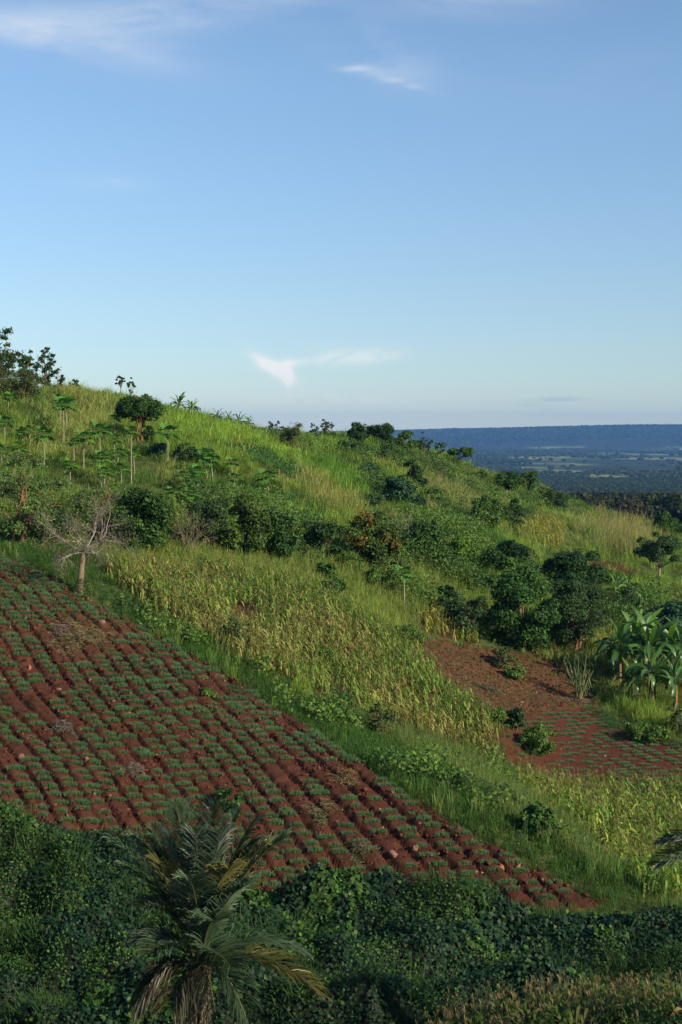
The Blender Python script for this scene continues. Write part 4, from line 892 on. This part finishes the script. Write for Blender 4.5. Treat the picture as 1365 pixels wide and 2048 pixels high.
def papaya(label, bx, by, cx, cyp, rpx, yellow=0, fruit=1, Y=None, light=0, stalks=None):
    _seed[0] += 1; g = np.random.default_rng(_seed[0])
    if Y is None: X, Y, Z = hit(bx, by)
    else: X = (bx - CX) / F * Y; Z = float(H(X, Y))
    k = Y / F; h = (HY - cyp) * k - Z; h = max(h, .8); ox = (cx - bx) * k; rad = max(rpx * k * 1.25, .65)
    root = thing('papaya_tree', label, 'papaya tree', (X, Y, Z)); b = MB(); top = np.array([ox, 0, h])
    b.tube([(0, 0, -.1), (ox * .3 + g.normal() * .04, 0, h * .35), (ox * .8, 0, h * .75), top], [.07, .055, .045, .036], 7, (.24, .22, .17)); b.build('trunk', m_bark, root, smooth=True)
    V, Fs, C, SV = [], [], [], MB(); n = stalks or 17
    gc = np.array([.075, .20, .035]) * (1 - light) + np.array([.10, .19, .03]) * light
    for i in range(n):
        a = i * 2.4 + g.uniform(-.3, .3); el = 1.0 - 1.25 * i / n + g.normal() * .1; d = np.array([math.cos(a) * math.cos(el), math.sin(a) * math.cos(el), math.sin(el)])
        e = top + d * rad * .72 - [0, 0, rad * .06]; SV.tube([top - [0, 0, .05], top + d * rad * .4 + [0, 0, .03], e], [.018, .014, .01], 3, (.12, .16, .05), cap=False)
        leafstar(e, d, rad * .62, g, V, Fs, C, gc, .4 + .5 * (i / n))
    SV.add(np.vstack(V), np.vstack(Fs), None, np.vstack(C)); cr_ = SV.build('crown', m_leaf, root)
    for i in range(yellow):
        yb = MB(); a = g.choice([0.2, 2.9, 3.6, -.5]) + g.normal() * .3; d = np.array([math.cos(a), math.sin(a), -.7]); e = top + d * rad * .55; V, Fs, C = [], [], []
        yb.tube([top, e], [.015, .01], 3, (.4, .3, .05), cap=False); leafstar(e, d + [0, 0, -.6], rad * .42, g, V, Fs, C, np.array([.62, .30, .02]), 1.2); yb.add(np.vstack(V), np.vstack(Fs), None, np.vstack(C)); yb.build('yellow_leaf', m_leaf, cr_)
    if fruit:
        for i in range(5):
            fb = MB(); a = i * 1.25; c = top + np.array([math.cos(a) * .11, math.sin(a) * .11, -.18 - .08 * (i % 2)]); fb.tube([c + [0, 0, .11], c + [0, 0, .05], c - [0, 0, .05], c - [0, 0, .13]], [.02, .06, .065, .02], 6, (.06, .12, .02)); fb.build('fruit', m_leaf, root, smooth=True)
for a in [
 ('papaya tree with an orange leaf under the olive hilltop shrub',16,828,18,796,13,1,1),
 ('papaya tree with a reddish underside near the left edge, tall and straight',10,902,10,846,15,0,1),
 ('tallest papaya of the group of three near the left hilltop',128,892,127,813,20,0,1),
 ('back left papaya of the group of three, with one yellow leaf',122,858,122,803,16,1,0),
 ('back right papaya of the group of three near the left hilltop',133,868,133,808,16,0,0),
 ('short papaya left of the yellow tinged one on the left slope',45,890,44,864,12,0,0),
 ('short thin papaya with a pale top left of the tall group',60,892,58,861,10,0,0),
 ('papaya with a yellow leaf hanging on its right, below the short ones',88,935,88,872,19,1,1),
 ('light green papaya with pale leaves above the feathery tree',35,932,37,897,14,0,0),
 ('papaya with two yellow leaves at the left edge',2,936,4,903,14,2,0),
 ('papaya with a flat dark crown right of the yellow leaved one',168,946,168,877,18,0,1),
 ('small papaya with two yellow leaves beside the flat crowned one',148,928,148,888,12,2,0),
 ('papaya with one yellow leaf and a dark crown, tallest of its stack',202,972,200,863,19,1,1),
 ('papaya with drooping leaves directly in front of the tallest of the stack',203,976,203,917,17,0,1),
 ('low bushy papaya at the foot of the stack of papayas',210,984,209,946,15,1,0),
 ('young thin papaya high on the slope left of the mango tree',231,880,230,838,10,0,0),
 ('papaya right of the stack, the left of a close pair',229,936,229,879,13,0,1),
 ('papaya with lower crown, the right of a close pair',236,938,237,905,13,0,0),
 ('tall slender papaya with a curved pale trunk below the mango tree',263,968,263,865,14,0,1),
 ('small papaya shoot beside the curved pale trunk',268,960,268,908,10,0,0),
 ('short papaya with light leaves right of the low bushy one',243,972,243,939,15,0,0),
 ('big crowned papaya in front of the grey green bush',336,932,336,868,20,0,1),
 ('papaya left of the dense mango tree with an orange leaf',141,994,141,930,14,1,1),
 ('papaya with hanging yellow leaf left of the dark mango row trees',352,1022,350,985,16,1,1),
 ('papaya with yellowing top, left of the twin trunks',371,990,366,952,14,1,0),
 ('papaya with a thin grey trunk between the yellow topped one and the twin trunks',385,992,384,960,12,0,0),
 ('papaya with bright orange leaf in front of the bluish open crowned tree',380,1024,382,990,16,1,1),
 ('left of the twin leaning papaya trunks above the mango row',416,968,410,915,17,0,1),
 ('right of the twin leaning papaya trunks above the mango row',427,972,423,921,15,0,0),
 ('papaya in the gap before the twin leaning trunks',396,988,395,944,16,0,1),
 ('yellow green papaya left of the lower green terrace',463,958,464,926,14,0,0),
 ('lower papaya beside the yellow green one by the terrace',468,986,470,958,14,0,0),
 ('papaya with a spreading crown at the tip of the lower terrace',536,990,533,955,20,0,1),
 ('lone papaya in the grass right above the maize field',809,1212,808,1148,19,0,1),
 ('left of two slim pale papayas above the biggest dark tree',1019,1166,1018,1136,12,0,0),
 ('right of two slim pale papayas above the biggest dark tree',1024,1168,1032,1130,14,0,0),
]: papaya(a[0], a[1], a[2], a[3], a[4], a[5], a[6], a[7], light=.6 if ('light' in a[0] or 'yellow green' in a[0] or 'pale' in a[0]) else 0)
# ------------------------------------------------------------------ banana plants
def banana(label, bx, by, hpx, wpx, seed, n=9, Y=None, dz=0, light=0, dead=2, azs=None):
    n = int(n * 2.2)
    g = np.random.default_rng(seed)
    if Y is None: X, Y, Z = hit(bx, by)
    else: X = (bx - CX) / F * Y; Z = float(H(X, Y))
    k = Y / F; h = hpx * k; rad = wpx * k * .36; root = thing('banana_plant', label, 'banana plant', (X, Y, Z)); s = h * .46
    b = MB(); b.tube([(0, 0, -.1), (.02, 0, s * .5), (0, 0, s)], [.15, .12, .08], 8, (.16, .13, .06)); b.build('stem', m_bark, root, smooth=True)
    for i in range(n):
        a = azs[i] if azs else i * 2.4 + g.uniform(-.3, .3); t = i / max(n - 1, 1); el = 1.45 - 1.35 * t ** .8 + g.normal() * .1; ln = rad * g.uniform(.95, 1.3) * (1.0 if el < 1 else 1.1)
        d = np.array([math.cos(a), math.sin(a), 0]); o = np.array([0, 0, s - .05]); P = []; m = 9
        for j in range(m + 1):
            u = j / m; e = el - (1.9 - .6 * (el > .9)) * u ** 1.5 * (1.0 if el < 1 else .6); step = ln / m
            o = o + (d * math.cos(e) + np.array([0, 0, math.sin(e)])) * step * 1.1; P.append(o.copy())
        P = np.array([[0, 0, s - .1]] + P); T_ = np.gradient(P, axis=0); T_ /= np.linalg.norm(T_, axis=1)[:, None]
        sd_ = np.cross(T_, [0, 0, 1.0]); sd_ /= np.linalg.norm(sd_, axis=1)[:, None] + 1e-9; nn = np.cross(sd_, T_)
        roll = g.normal() * .5; sd_, nn = sd_ * math.cos(roll) + nn * math.sin(roll), nn * math.cos(roll) - sd_ * math.sin(roll)
        w = np.array([.02, .03, .10, .70, .95, 1, 1, .98, .90, .66, .08]) * rad * .105
        V = np.stack([P - sd_ * w[:, None] + nn * w[:, None] * .35, P, P + sd_ * w[:, None] + nn * w[:, None] * .35], 1)
        V[2:-1, 0] += g.normal(size=(8, 3)) * .02; V[2:-1, 2] += g.normal(size=(8, 3)) * .02
        V = V.reshape(-1, 3); f = []
        for j in range(len(P) - 1): q = 3 * j; f += [(q, q + 1, q + 4, q + 3), (q + 1, q + 2, q + 5, q + 4)]
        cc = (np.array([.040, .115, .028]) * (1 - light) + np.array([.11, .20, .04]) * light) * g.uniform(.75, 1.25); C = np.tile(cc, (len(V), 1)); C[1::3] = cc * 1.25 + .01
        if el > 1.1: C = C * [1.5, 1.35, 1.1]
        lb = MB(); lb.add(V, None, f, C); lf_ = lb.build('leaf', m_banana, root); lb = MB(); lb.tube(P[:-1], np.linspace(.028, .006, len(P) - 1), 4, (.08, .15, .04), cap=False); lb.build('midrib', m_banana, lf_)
    for i in range(dead):
        a = g.uniform(0, 6.28); d = np.array([math.cos(a), math.sin(a), 0]); P = [np.array([0, 0, s]) + d * q * .35 * rad * .5 - [0, 0, q * q * s * .8] for q in (0, .35, .7, 1)]
        L_ = []; strip(P, [.02, .09, .11, .02], [-d[1], d[0], 0], L_); lb = MB(); lb.add(L_[0][0], L_[0][1], None, (.26, .12, .05)); lb.build('dead_leaf', m_twig, root)
m_banana = mat_col('banana_leaf', .38, .3, .5, .15, 2)
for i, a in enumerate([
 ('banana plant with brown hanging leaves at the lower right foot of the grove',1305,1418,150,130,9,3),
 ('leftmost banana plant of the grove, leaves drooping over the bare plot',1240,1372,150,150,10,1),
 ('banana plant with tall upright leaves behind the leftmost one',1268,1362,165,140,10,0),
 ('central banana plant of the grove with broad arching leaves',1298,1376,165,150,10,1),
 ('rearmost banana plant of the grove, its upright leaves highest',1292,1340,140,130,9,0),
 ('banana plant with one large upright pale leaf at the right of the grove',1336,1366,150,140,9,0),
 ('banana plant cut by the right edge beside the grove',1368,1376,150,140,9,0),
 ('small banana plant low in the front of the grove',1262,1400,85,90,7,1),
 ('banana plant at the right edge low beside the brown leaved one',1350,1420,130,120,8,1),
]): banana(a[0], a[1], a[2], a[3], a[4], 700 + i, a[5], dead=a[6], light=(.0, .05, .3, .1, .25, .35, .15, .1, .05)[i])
for i, a in enumerate([
 ('pale banana plant with a yellow leaf right of the domed dark tree',1232,1212,70,80,8,.5),
 ('banana plant right of the pale one among the upper bananas',1258,1206,66,70,8,.35),
 ('small banana plant lowest right of the upper bananas',1290,1236,56,60,7,.3),
 ('young banana plant rightmost of the upper bananas',1308,1232,52,56,7,.2),
]): banana(a[0], a[1], a[2], a[3], a[4], 730 + i, a[5], light=a[6], dead=0)
for i, a in enumerate([
 ('banana plant on the skyline just right of the umbrella shaped mango tree',358,826,40,58,8),
 ('banana plant on the skyline with leaves drooping to the right',385,836,38,52,8),
 ('banana plant leftmost of the low row along the middle skyline',436,850,34,44,7),
 ('banana plant second in the low row along the middle skyline',458,852,30,40,7),
 ('banana plant third in the low row along the middle skyline',478,856,30,40,7),
 ('banana plant last of the low row along the middle skyline',498,860,32,38,7),
]): banana(a[0], a[1], a[2], a[3], a[4], 750 + i, a[5], light=.35, dead=0)
banana('tiny banana plant in the grass left of the young thin papaya', 201, 822, 22, 30, 770, 7, dead=0)
banana('small banana plant in the scrub on the middle slope', 668, 908, 22, 26, 771, 6, light=.6, dead=0)
# ------------------------------------------------------------------ cane clump
X, Y, Z = hit(1160, 1402); k = Y / F; g = np.random.default_rng(9); root = thing('cane_clump', 'pale clump of leafy canes at the edge of the bare red plot', 'cane clump', (X, Y, Z)); b = MB(); lv = []
for i in range(16):
    a = g.uniform(0, 6.28); sp = g.uniform(.1, .42); hh = 98 * k * g.uniform(.6, 1); v = np.array([math.cos(a) * sp, math.sin(a) * sp, 1]); P = [v * hh * t + np.array([0, 0, -sp * hh * t * t * .3]) for t in (0, .3, .6, .85, 1)]; b.tube(P, [.03, .028, .022, .015, .006], 4, (.26, .25, .13))
    for j in range(11):
        t = g.uniform(.3, 1); p0 = v * hh * t; aa = g.uniform(0, 6.28); d = np.array([math.cos(aa), math.sin(aa), 0]); ll = g.uniform(.4, .75); strip([p0, p0 + d * ll * .45 + [0, 0, .18], p0 + d * ll * .8, p0 + d * ll * .95 - [0, 0, .3]], [.015, .03, .025, .002], [-d[1], d[0], 0], lv)
b.build('canes', m_twig, root); LT = merge(lv); b = MB(); b.add(LT.V, LT.F, None, np.array([.10, .15, .06]) * g.uniform(.7, 1.3, (len(LT.V), 1))); b.build('leaves', m_grass, root)
# ------------------------------------------------------------------ palms
m_palm = mat_col('palm_leaf', .45, .12, .4, .2, 3)
def frond(parent, h0, tip, ctrl, g, colA, colB, nl=92, lmax=1.0, w=.019, twist=0, name='frond'):
    mb = MB(); ts = np.linspace(0, 1, 26); h0, tip, ctrl = map(lambda q: np.array(q, float), (h0, tip, ctrl))
    P = ((1 - ts) ** 2)[:, None] * h0 + (2 * ts * (1 - ts))[:, None] * ctrl + (ts ** 2)[:, None] * tip
    mb.tube(P, np.linspace(.04, .006, 26) * (1 + 1.0 * (ts < .06)), 5, (.10, .10, .04), cap=False)
    T_ = np.gradient(P, axis=0); T_ /= np.linalg.norm(T_, axis=1)[:, None]
    out = (tip - h0) * [1, 1, 0]; out = out / (np.linalg.norm(out) + 1e-6); L_ = []
    for i in range(nl):
        u = .22 + .77 * i / (nl - 1); j = min(int(u * 25), 24); f = u * 25 - j; p = P[j] * (1 - f) + P[j + 1] * f; t = T_[j]
        up = np.array([0, 0, 1.0]) - out * .8 * t[2]; up = up - t * (up @ t); up /= np.linalg.norm(up) + 1e-9; sd_ = np.cross(t, up)
        ln = lmax * (math.sin(math.pi * min(u * .70 + .20, 1)) ** .6) * g.uniform(.85, 1.12)
        for sg in (-1, 1):
            d = sd_ * sg * g.uniform(.55, .8) + t * g.uniform(.65, .95) + up * g.uniform(.1, .5); d /= np.linalg.norm(d); dr = g.uniform(.10, .45) + twist
            Q = [p, p + d * ln * .35, p + d * ln * .7 - [0, 0, dr * ln * .25], p + d * ln * .92 - [0, 0, dr * ln * .75]]
            strip(Q, [w * .6, w, w * .8, .001], up * g.uniform(.3, .9) + t * .5 + sd_ * g.normal() * .3, L_, g.random() * .5, g.uniform(.4, 1))
    M = merge(L_); ww = M.w[:, None]; mb.add(M.V, M.F, None, np.array(colA) * (1 - ww) + np.array(colB) * ww); return mb.build(name, m_palm, parent)
def palm(label, X, Y, hx, hz, fronds, seed, trunk_w=.16, base=None):
    g = np.random.default_rng(seed); Z = float(H(X, Y)); root = thing('palm_tree', label, 'palm tree', (X, Y, Z)); hz = hz - Z
    b = MB(); zz = np.linspace(-.2, hz + .25, 14); b.tube(np.c_[np.sin(zz) * .03, zz * 0, zz], trunk_w * (1.0 + .12 * np.sin(zz * 5)), 12, (.06, .045, .035))
    for i in range(70):     # old leaf bases
        a = i * 2.4; z0 = hz * (.25 + .75 * i / 70); d = np.array([math.cos(a), math.sin(a), 0]); p = d * trunk_w * .9 + [0, 0, z0]; b.tube([p, p + d * .12 + [0, 0, .18], p + d * .16 + [0, 0, .38 + .2 * g.random()]], [.07, .05, .02], 5, np.array([.12, .09, .07]) * g.uniform(.6, 1.3))
    b.build('trunk', m_bark, root)
    fb = MB(); L_ = []
    for i in range(260):
        a = g.uniform(0, 6.28); z0 = hz * g.uniform(.45, 1.05); d = np.array([math.cos(a), math.sin(a), 0]); p = d * trunk_w * 1.1 + [0, 0, z0]; ln = g.uniform(.3, .8); strip([p, p + d * .12 - [0, 0, ln * .4], p + d * .1 - [0, 0, ln]], [.006, .012, .002], [-d[1], d[0], 0], L_)
    M = merge(L_); fb.add(M.V, M.F, None, np.array([.20, .15, .10]) * g.uniform(.5, 1.3, (len(M.V), 1))); fb.build('dead_fibres', m_twig, root)
    k = Y / F
    for (tx, ty, dy, arch, kind) in fronds:
        tip = np.array([(tx - hx) * k, dy, (HY - ty) * k - Z]); h0 = np.array([g.normal() * .06, g.normal() * .06, hz + g.uniform(-.15, .2)])
        ctrl = h0 + (tip - h0) * [.38, .38, 0] + [0, 0, max(tip[2] - h0[2], 0) * .62 + arch]
        cA, cB = {'g': ((.030, .062, .032), (.075, .125, .068)), 'y': ((.05, .06, .020), (.13, .12, .03)), 'b': ((.035, .035, .022), (.075, .065, .042)), 'd': ((.016, .034, .020), (.042, .068, .040))}[kind]
        frond(root, h0, tip, ctrl, g, cA, cB, twist=.5 if kind == 'b' else 0)
    return root
YP = 35.0
palm('shaggy grey green palm at the foot of the picture, standing before the vines', (398 - CX) / F * YP, YP, 398, (HY - 1940) / F * YP, [
 (440,1985,-1.2,.8,'d'),(352,1975,-1.1,.7,'b'),(470,1890,-1.4,.6,'g'),(322,1872,-1.2,.5,'g'),(440,1800,-1.5,.4,'g'),(222,1668,-.4,.5,'g'),(250,1740,.3,.5,'g'),(345,1660,-.6,.3,'g'),(450,1650,-.7,.3,'d'),(535,1672,-.9,.4,'y'),(395,1720,-1.6,.3,'g'),(310,1720,1.2,.5,'d'),(262,1690,.9,.5,'g'),(300,1668,.3,.3,'g'),(330,1700,-1.2,.4,'y'),(362,1618,.2,.1,'g'),(340,1640,1.3,.2,'g'),(398,1650,-.8,.2,'g'),(428,1606,.3,.1,'g'),(420,1640,1.4,.2,'d'),
 (478,1628,.2,.3,'g'),(505,1660,.9,.3,'g'),(572,1668,-.3,.5,'g'),(548,1706,.8,.5,'d'),(470,1700,-1.5,.5,'y'),(500,1740,-1.2,.5,'g'),(640,1975,-.3,1.05,'y'),(592,1930,1.0,.9,'g'),
 (505,2020,-1.0,.9,'g'),(290,1985,-.5,.75,'b'),(286,1880,.2,.55,'d'),(500,1700,.7,.4,'d'),(300,1790,-1.0,.6,'d'),(330,1760,.9,.6,'d'),(300,1700,.9,.5,'d')], 31)
palm('palm beyond the right edge, one drooping frond reaching into view', (1452 - CX) / F * 40, 40, 1452, (HY - 1720) / F * 40, [
 (1316,1722,-.3,.55,'g'),(1345,1700,.8,.5,'d'),(1380,1600,.2,.4,'g'),(1430,1560,0,.2,'g'),(1500,1580,.3,.3,'g'),(1570,1660,.2,.5,'g'),(1590,1740,.5,.6,'g'),(1470,1600,-1,.3,'g'),(1420,1800,-1.2,.8,'g'),(1540,1820,.4,.7,'y')], 33)
# ------------------------------------------------------------------ rocks and piles
def rock(label, px, py, wpx, hpx, seed, colr=(.26, .1, .06)):
    wpx *= .85; hpx *= .85
    X, Y, Z = hit(px, py); Z = float(surf(X, Y)); k = Y / F; g = np.random.default_rng(seed)
    bm = []; n1, n2 = 18, 11; th = np.linspace(0, np.pi, n2); ph = np.arange(n1) / n1 * 2 * np.pi
    T_, Q = np.meshgrid(th, ph, indexing='ij'); D = np.stack([np.sin(T_) * np.cos(Q), np.sin(T_) * np.sin(Q), np.cos(T_)], -1)
    pl = g.normal(size=(16, 3)); pl /= np.linalg.norm(pl, axis=1)[:, None]; off = g.uniform(.42, .95, 16)
    r = np.min(np.where((D @ pl.T) > .12, off / np.maximum(D @ pl.T, .12), 1.3), axis=-1); r = np.minimum(r, 1.1) + g.normal(size=r.shape) * .025
    V = (D * r[..., None]).reshape(-1, 3) * [wpx * k * .55, wpx * k * .45, hpx * k * .75]
    i = np.arange(n2 - 1)[:, None] * n1; j = np.arange(n1)[None]; kk = (j + 1) % n1; F4 = np.stack([i + j, i + n1 + j, i + n1 + kk, i + kk], -1).reshape(-1, 4)
    b = MB(); b.add(V, None, F4, colr); o = b.build('rock', m_rock, None, (X, Y, Z - hpx * k * .2)); o.rotation_euler = (0, g.normal() * .15, g.uniform(-.4, .4)); tag(o, label, 'rock')
for i, a in enumerate([
 ('upright reddish slab in the left of the onion field, upper of two',60,1346,15,18),('rounded reddish stone below the upright slab at the left',73,1370,17,14),('orange stone cut by the left edge of the field',1,1382,16,10),
 ('brown stone pair in the furrow right of the rounded stone',118,1386,18,9),('dark boulder with a pale top in the lower left field',45,1532,20,22),('squat brown boulder left of the straw heap lowest in the field',174,1530,14,11),
 ('pale edged brown boulder just below the leafless tree',192,1232,16,16),('rust brown boulder under the pale edged one',203,1258,20,12),('small orange stone left of the leafless tree',80,1184,10,8),
 ('dark brown boulder half hidden by the verge beside the leafless tree',212,1216,12,14),('dark stone at the far upper left corner of the field',10,1132,14,12),
 ('rounded orange boulder at the foot of the field right of the palm',712,1786,24,14),('large flat topped grey pink boulder in the lower field',789,1722,32,17),('brown boulder left of the flat topped grey pink one',830,1708,26,16),
 ('small orange stone under the flat topped boulder',839,1728,10,7),('long low rock in the lower right of the field',1000,1744,34,9),('small rounded stone left of the long low rock',953,1754,10,9),
 ('leaning orange slab at the lower right corner of the field',1140,1772,10,13),('small pinkish stone on the right edge of the field',1083,1748,12,7),('tiny white stone in the middle of the field',652,1547,5,4),('orange stone by the fallen straw in the right of the field',767,1666,9,13),
 ('reddish rock on the grassy bank above the domed dark tree',1020,1074,9,6),('brown rock on the grassy bank left of the red scar',1182,1094,8,7),('small red rock at the top of the red scar',1196,1106,10,5),
 ('red rock at the edge of the small onion plot',1122,1498,10,6),('brown stone in the small onion plot',1210,1512,9,6)]):
    rock(a[0], a[1], a[2], a[3], a[4], 900 + i, (.52, .46, .40) if 'white' in a[0] else (.20, .11, .085) if ('grey pink' in a[0] or 'brown' in a[0]) else (.16, .09, .07) if 'dark' in a[0] else (.26, .095, .055))
def pile(label, px, py, wpx, dpx, hpx, seed, n, colr, green=.15):
    X, Y, Z = hit(px, py); k = Y / F; g = np.random.default_rng(seed); L_ = []; rx = wpx * k * .5; ry = dpx * k * 1.4; hh = hpx * k
    for i in range(int(n * 1.6)):
        a = g.uniform(0, 6.28); r_ = g.random() ** .6 * (1 + .45 * math.sin(a * 3 + seed) + .2 * math.sin(a * 7)); x, y = rx * r_ * math.cos(a), ry * r_ * math.sin(a); z = (float(surf(X + x, Y + y)) - Z) + hh * max(0, 1 - r_ ** 2) * g.uniform(.3, 1); aa = g.uniform(0, 6.28); l = g.uniform(.06, .26); d = np.array([math.cos(aa), math.sin(aa), g.normal() * .25]) * l
        p = np.array([x, y, z]); strip([p - d, p + [0, 0, .05 * g.random()], p + d], [.006, .011, .004], [-d[1] / l, d[0] / l, .5], L_)
        q = L_[-1]; c = np.array(colr) * g.uniform(.35, 1.0); L_[-1] = (q[0], q[1], q[2], tuple(np.array([.06, .11, .03]) if g.random() < green else c))
    M = merge(L_); b = MB(); b.add(M.V, M.F, None, M.fix[:, :3]); o = b.build('straw_heap', m_twig, None, (X, Y, Z)); tag(o, label, 'straw heap')
pile('broad heap of cut yellowish straw below the leafless tree', 158, 1282, 120, 46, 9, 1, 2600, (.30, .22, .12))
pile('grey dry twig heap at the left end of the broad straw heap', 125, 1272, 40, 14, 14, 2, 500, (.26, .20, .17), 0)
pile('small grey twig heap with weeds in the lower left field', 126, 1468, 44, 14, 13, 3, 500, (.24, .19, .17), .2)
pile('grey dry heap in the field left of the creeper clump', 268, 1552, 50, 14, 12, 4, 500, (.24, .18, .15), .1)
pile('tan dry weed heap in the right half of the field', 692, 1566, 52, 20, 10, 5, 700, (.28, .18, .10), .15)
pile('weedy heap on the long field island right of the palm', 640, 1638, 44, 26, 10, 6, 600, (.24, .17, .11), .35)
pile('tangle of dry weeds beside the brown boulder', 722, 1712, 50, 22, 12, 7, 600, (.22, .16, .11), .4)
pile('low dry weed heap right of the small round bush in the field', 424, 1432, 40, 14, 9, 8, 400, (.26, .18, .10), .4)
pile('pale litter of dry leaves around the cane clump', 1162, 1402, 80, 12, 4, 10, 700, (.30, .22, .17), .1)
pile('heap of pulled weeds at the upper edge of the small onion plot', 978, 1382, 70, 14, 12, 11, 600, (.24, .16, .13), .4)
# ------------------------------------------------------------------ far forest and valley trees
def blobs():
    g = np.random.default_rng(77); T_ = []
    for s in range(5):                                       # lumpy crowns of loose leaf-like facets
        n = 230; v = g.normal(size=(n, 3)); v /= np.linalg.norm(v, axis=1)[:, None]; v[:, 2] = np.abs(v[:, 2]) * 1.0 - .25; c = v * g.uniform(.6, 1.05, n)[:, None] * [.5, .5, .45] + [0, 0, .55]
        Nn = v + g.normal(size=(n, 3)) * .5; V, Fs, _ = leaf_arrays(c, Nn, g.uniform(.10, .19, n), np.ones((n, 3)), .9, .2); 
        tr = np.array([[-.03, 0, -.05], [.03, 0, -.05], [.02, 0, .5], [-.02, 0, .5]]); V = np.vstack([V, tr]); Fs = np.vstack([Fs, [(n*4, n*4+1, n*4+2), (n*4, n*4+2, n*4+3)]]); w = np.r_[np.repeat(g.random(n), 4), 0, 0, 0, 0]
        T_.append(Tpl(V, Fs, w))
    S_ = []
    for s in range(4):
        n = 14; v = g.normal(size=(n, 3)); v /= np.linalg.norm(v, axis=1)[:, None]; v[:, 2] = np.abs(v[:, 2]) - .2; c = v * [.4, .4, .35] + [0, 0, .45]
        V, Fs, _ = leaf_arrays(c, v + g.normal(size=(n, 3)) * .3, g.uniform(.5, .8, n), np.ones((n, 3)), .9, .2); S_.append(Tpl(V, Fs, np.repeat(g.random(n), 4)))
    def sc(n, y0, y1, pw):
        y = (g.uniform(y0 ** pw, y1 ** pw, n)) ** (1 / pw); x = g.uniform(-.02, .33, n) * y; return x, y
    # nearer dark forest on the shoulder behind the ridge
    x, y = sc(5200, 430, 820, 2); x = x + y * .04; z = H(x, y); n = len(x); k = g.random(n)[:, None]
    A = np.array([.022, .036, .016]) * (1 - k) + np.array([.034, .034, .020]) * k; h = g.uniform(6, 11, n)
    mb = MB(); place_tpl(mb, T_, g.integers(0, 5, n), np.c_[x, y, z], g.uniform(0, 6.28, n), np.c_[h * 1.15, h * 1.15, h], A * .85, A * 1.35)
    tag(mb.build('far_forest', m_leaf), 'brownish dark forest filling the hollow behind the ridge', 'forest', kind='stuff')
    x1, y1 = sc(9000, 820, 2600, 2); x2, y2 = sc(26000, 2300, 8200, 1.3); x3, y3 = sc(9000, 8200, 10800, 1); x = np.r_[x1, x2, x3]; y = np.r_[y1, y2, y3]; n = len(x)
    cl = fbm(x / 260, y / 600, 501, 4); k = (cl > .535) | (g.random(n) < .02) | (y > 8600); x, y = x[k], y[k]; n = len(x); z = H(x, y)
    k = g.random(n)[:, None]; A = np.array([.018, .034, .014]) * (1 - k) + np.array([.038, .055, .022]) * k; h = g.uniform(6, 12, n) * np.clip(y / 4000, 1, 1.5)
    mb = MB(); near = y < 2900; wd = np.where(y > 2900, 1.5, 1.15) * h
    place_tpl(mb, T_, np.where(near, g.integers(0, 5, n), 99), np.c_[x, y, z], g.uniform(0, 6.28, n), np.c_[wd, wd, h], A * .8, A * 1.6)
    place_tpl(mb, S_, np.where(near, 99, g.integers(0, 4, n)), np.c_[x, y, z], g.uniform(0, 6.28, n), np.c_[wd, wd, h], A * .8, A * 1.6)
    o = mb.build('valley_woodland', m_leaf); tag(o, 'scattered woodland over the hazy valley floor and far plateau', 'woodland', kind='stuff'); print('woodland tris', len(o.data.polygons))
blobs()
# ------------------------------------------------------------------ haze
def haze():
    me = bpy.data.meshes.new('haze'); x0, x1, y0, y1, z0, z1 = -7100, 7600, -500, 12700, -160, 190
    V = [(x, y, z) for x in (x0, x1) for y in (y0, y1) for z in (z0, z1)]
    me.from_pydata(V, [], [(0, 1, 3, 2), (4, 6, 7, 5), (0, 4, 5, 1), (2, 3, 7, 6), (0, 2, 6, 4), (1, 5, 7, 3)]); me.update()
    m = bpy.data.materials.new('haze'); m.use_nodes = True; t = m.node_tree; t.nodes.clear()
    v = N(t, 'ShaderNodeVolumePrincipled'); v.inputs['Color'].default_value = (.17, .44, 1.0, 1); v.inputs['Density'].default_value = HAZE_D; v.inputs['Anisotropy'].default_value = .0
    o = N(t, 'ShaderNodeOutputMaterial'); L(t, v.outputs[0], o.inputs['Volume']); me.materials.append(m)
    ob = bpy.data.objects.new('haze', me); col.objects.link(ob); tag(ob, kind='stuff')
HAZE_D = 5.8e-5
haze()
print('ground range', H(np.array([-6900., 0, 7400]), np.array([12400., 12400, 12400])))
